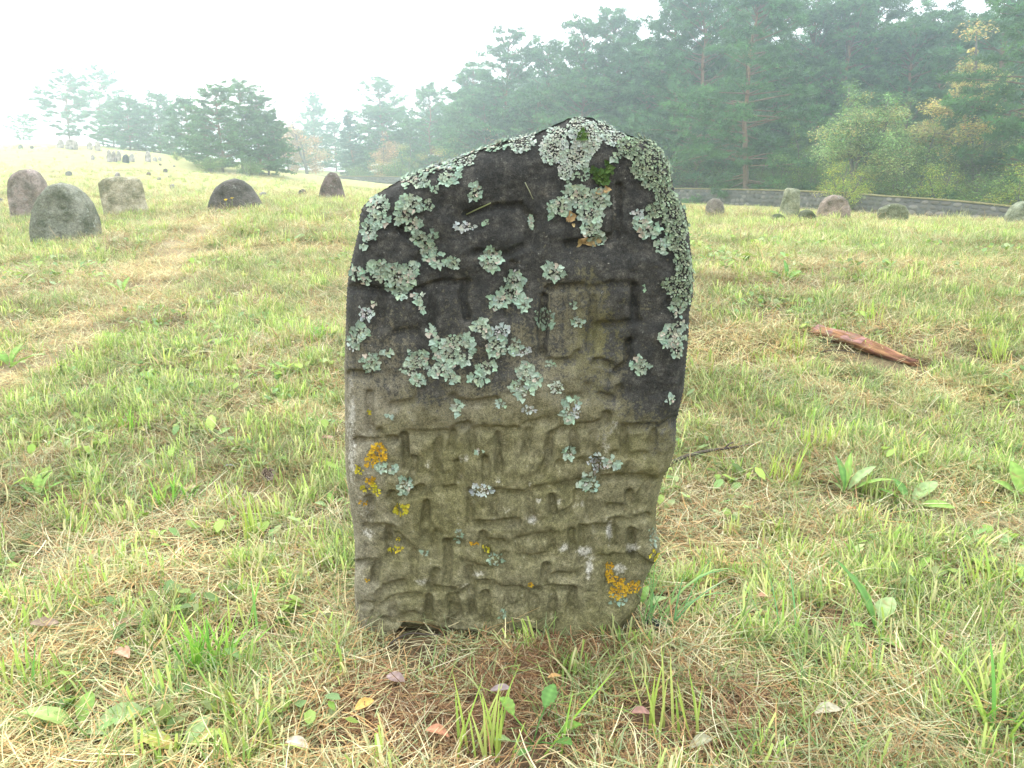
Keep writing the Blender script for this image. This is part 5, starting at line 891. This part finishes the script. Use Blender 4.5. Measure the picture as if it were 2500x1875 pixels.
def finish(name, kind, P, s, lab, nvar=8, tilt=.12, keep=None, hvar=(.75, 1.3), tint=None):
    if keep is not None: P, s = P[keep], s[keep]
    if tint is not None and keep is not None: tint = tint[keep]
    n = len(P); z = ground(P[:, 0], P[:, 1]); rot = np.c_[rng.normal(0, tilt, n), rng.normal(0, tilt, n), rng.uniform(0, 6.28, n)]
    scatter(name, clumps(kind, nvar), nvar, np.c_[P, z], rot, s * rng.uniform(*hvar, n), rng.random(n) if tint is None else tint, lab)
def greenness(P): return .55 * fbm(P[:, 0] / .9 + 11, P[:, 1] / .9, 3) + .45 * fbm(P[:, 0] / .25, P[:, 1] / .25 + 4, 3)
P, s = spread([(.75, 2.2, 520, .9), (2.2, 4, 330, 1.0), (4, 8, 120, 1.25), (8, 16, 34, 1.8), (16, 30, 7, 2.6), (30, 55, 1.5, 3.0)])
g = greenness(P); keep = rng.random(len(P)) < np.clip(1.15 - .7 * (g > .60), 0, 1) * (1 - .72 * bare_mask(P[:, 0], P[:, 1]))
finish('mown_hay', 'hay', P, s, 'dry mown grass lying flat over the meadow', keep=keep, tint=np.clip(.5 + .5 * path_mask(P[:, 0], P[:, 1]) + (fbm(P[:, 0] / .8 + 31, P[:, 1] / .5, 3) - .5) * 2.6 + rng.normal(0, .2, len(P)), 0, 1))
P, s = spread([(.75, 2.2, 330, .98), (2.2, 4, 300, 1.02), (4, 8, 150, 1.1), (8, 16, 60, 1.5), (16, 30, 12, 1.8), (30, 48, 3.2, 1.9), (48, 75, 1.0, 2.0)])
g = greenness(P); pm = path_mask(P[:, 0], P[:, 1]); bm = bare_mask(P[:, 0], P[:, 1])
crest = sstep(8, 12, P[:, 1]) * (P[:, 0] > 0); g2_ = .6 * fbm(P[:, 0] / .7 + 71, P[:, 1] / .7, 3) + .4 * g + .05 * (P[:, 0] > .4) * (P[:, 1] < 2.5)
keep = rng.random(len(P)) < np.clip(sstep(.45, .60, g + .06 * crest - .03 * (P[:, 0] > .3)) * .95 + .07, 0, 1) * (1 - .93 * pm) * (1 - .82 * bm)
finish('meadow_sward', 'sward', P, s, 'fine bent green grass matted in the mown hay', keep=(rng.random(len(P)) < np.clip(sstep(.38, .60, g2_), .10, .9) * (1 - .9 * pm) * (1 - .7 * bm)), nvar=10, tint=np.clip(rng.normal(.45, .25, len(P)), 0, 1), tilt=.2)
keep &= rng.random(len(P)) < .62
finish('grass', 'grass', P, s, 'short yellow green grass regrowing through the mown hay', keep=keep, nvar=10, tint=np.clip(rng.normal(.5, .25, len(P)), 0, 1))
P, s = spread([(.75, 2.4, 80, 1.1), (2.4, 6, 60, 1.3), (6, 12, 16, 1.8)])
keep = rng.random(len(P)) < np.clip(sstep(.45, .62, fbm(P[:, 0] / .6 + 50, P[:, 1] / .6, 3)) + .5 * (P[:, 0] < -.6) * (P[:, 1] < 4), 0, 1) * (1 - path_mask(P[:, 0], P[:, 1]))
finish('ground_leaves', 'leaf', P, s, 'small round weed leaves among the grass', keep=keep, tilt=.05)
P, s = spread([(.75, 2.0, 620, .9)]); bm = bare_mask(P[:, 0], P[:, 1]); keep = rng.random(len(P)) < np.clip(bm * 1.1 + .10, 0, 1)
finish('pine_needles', 'needle', P, s, 'reddish brown pine needle litter before the gravestone', keep=keep)
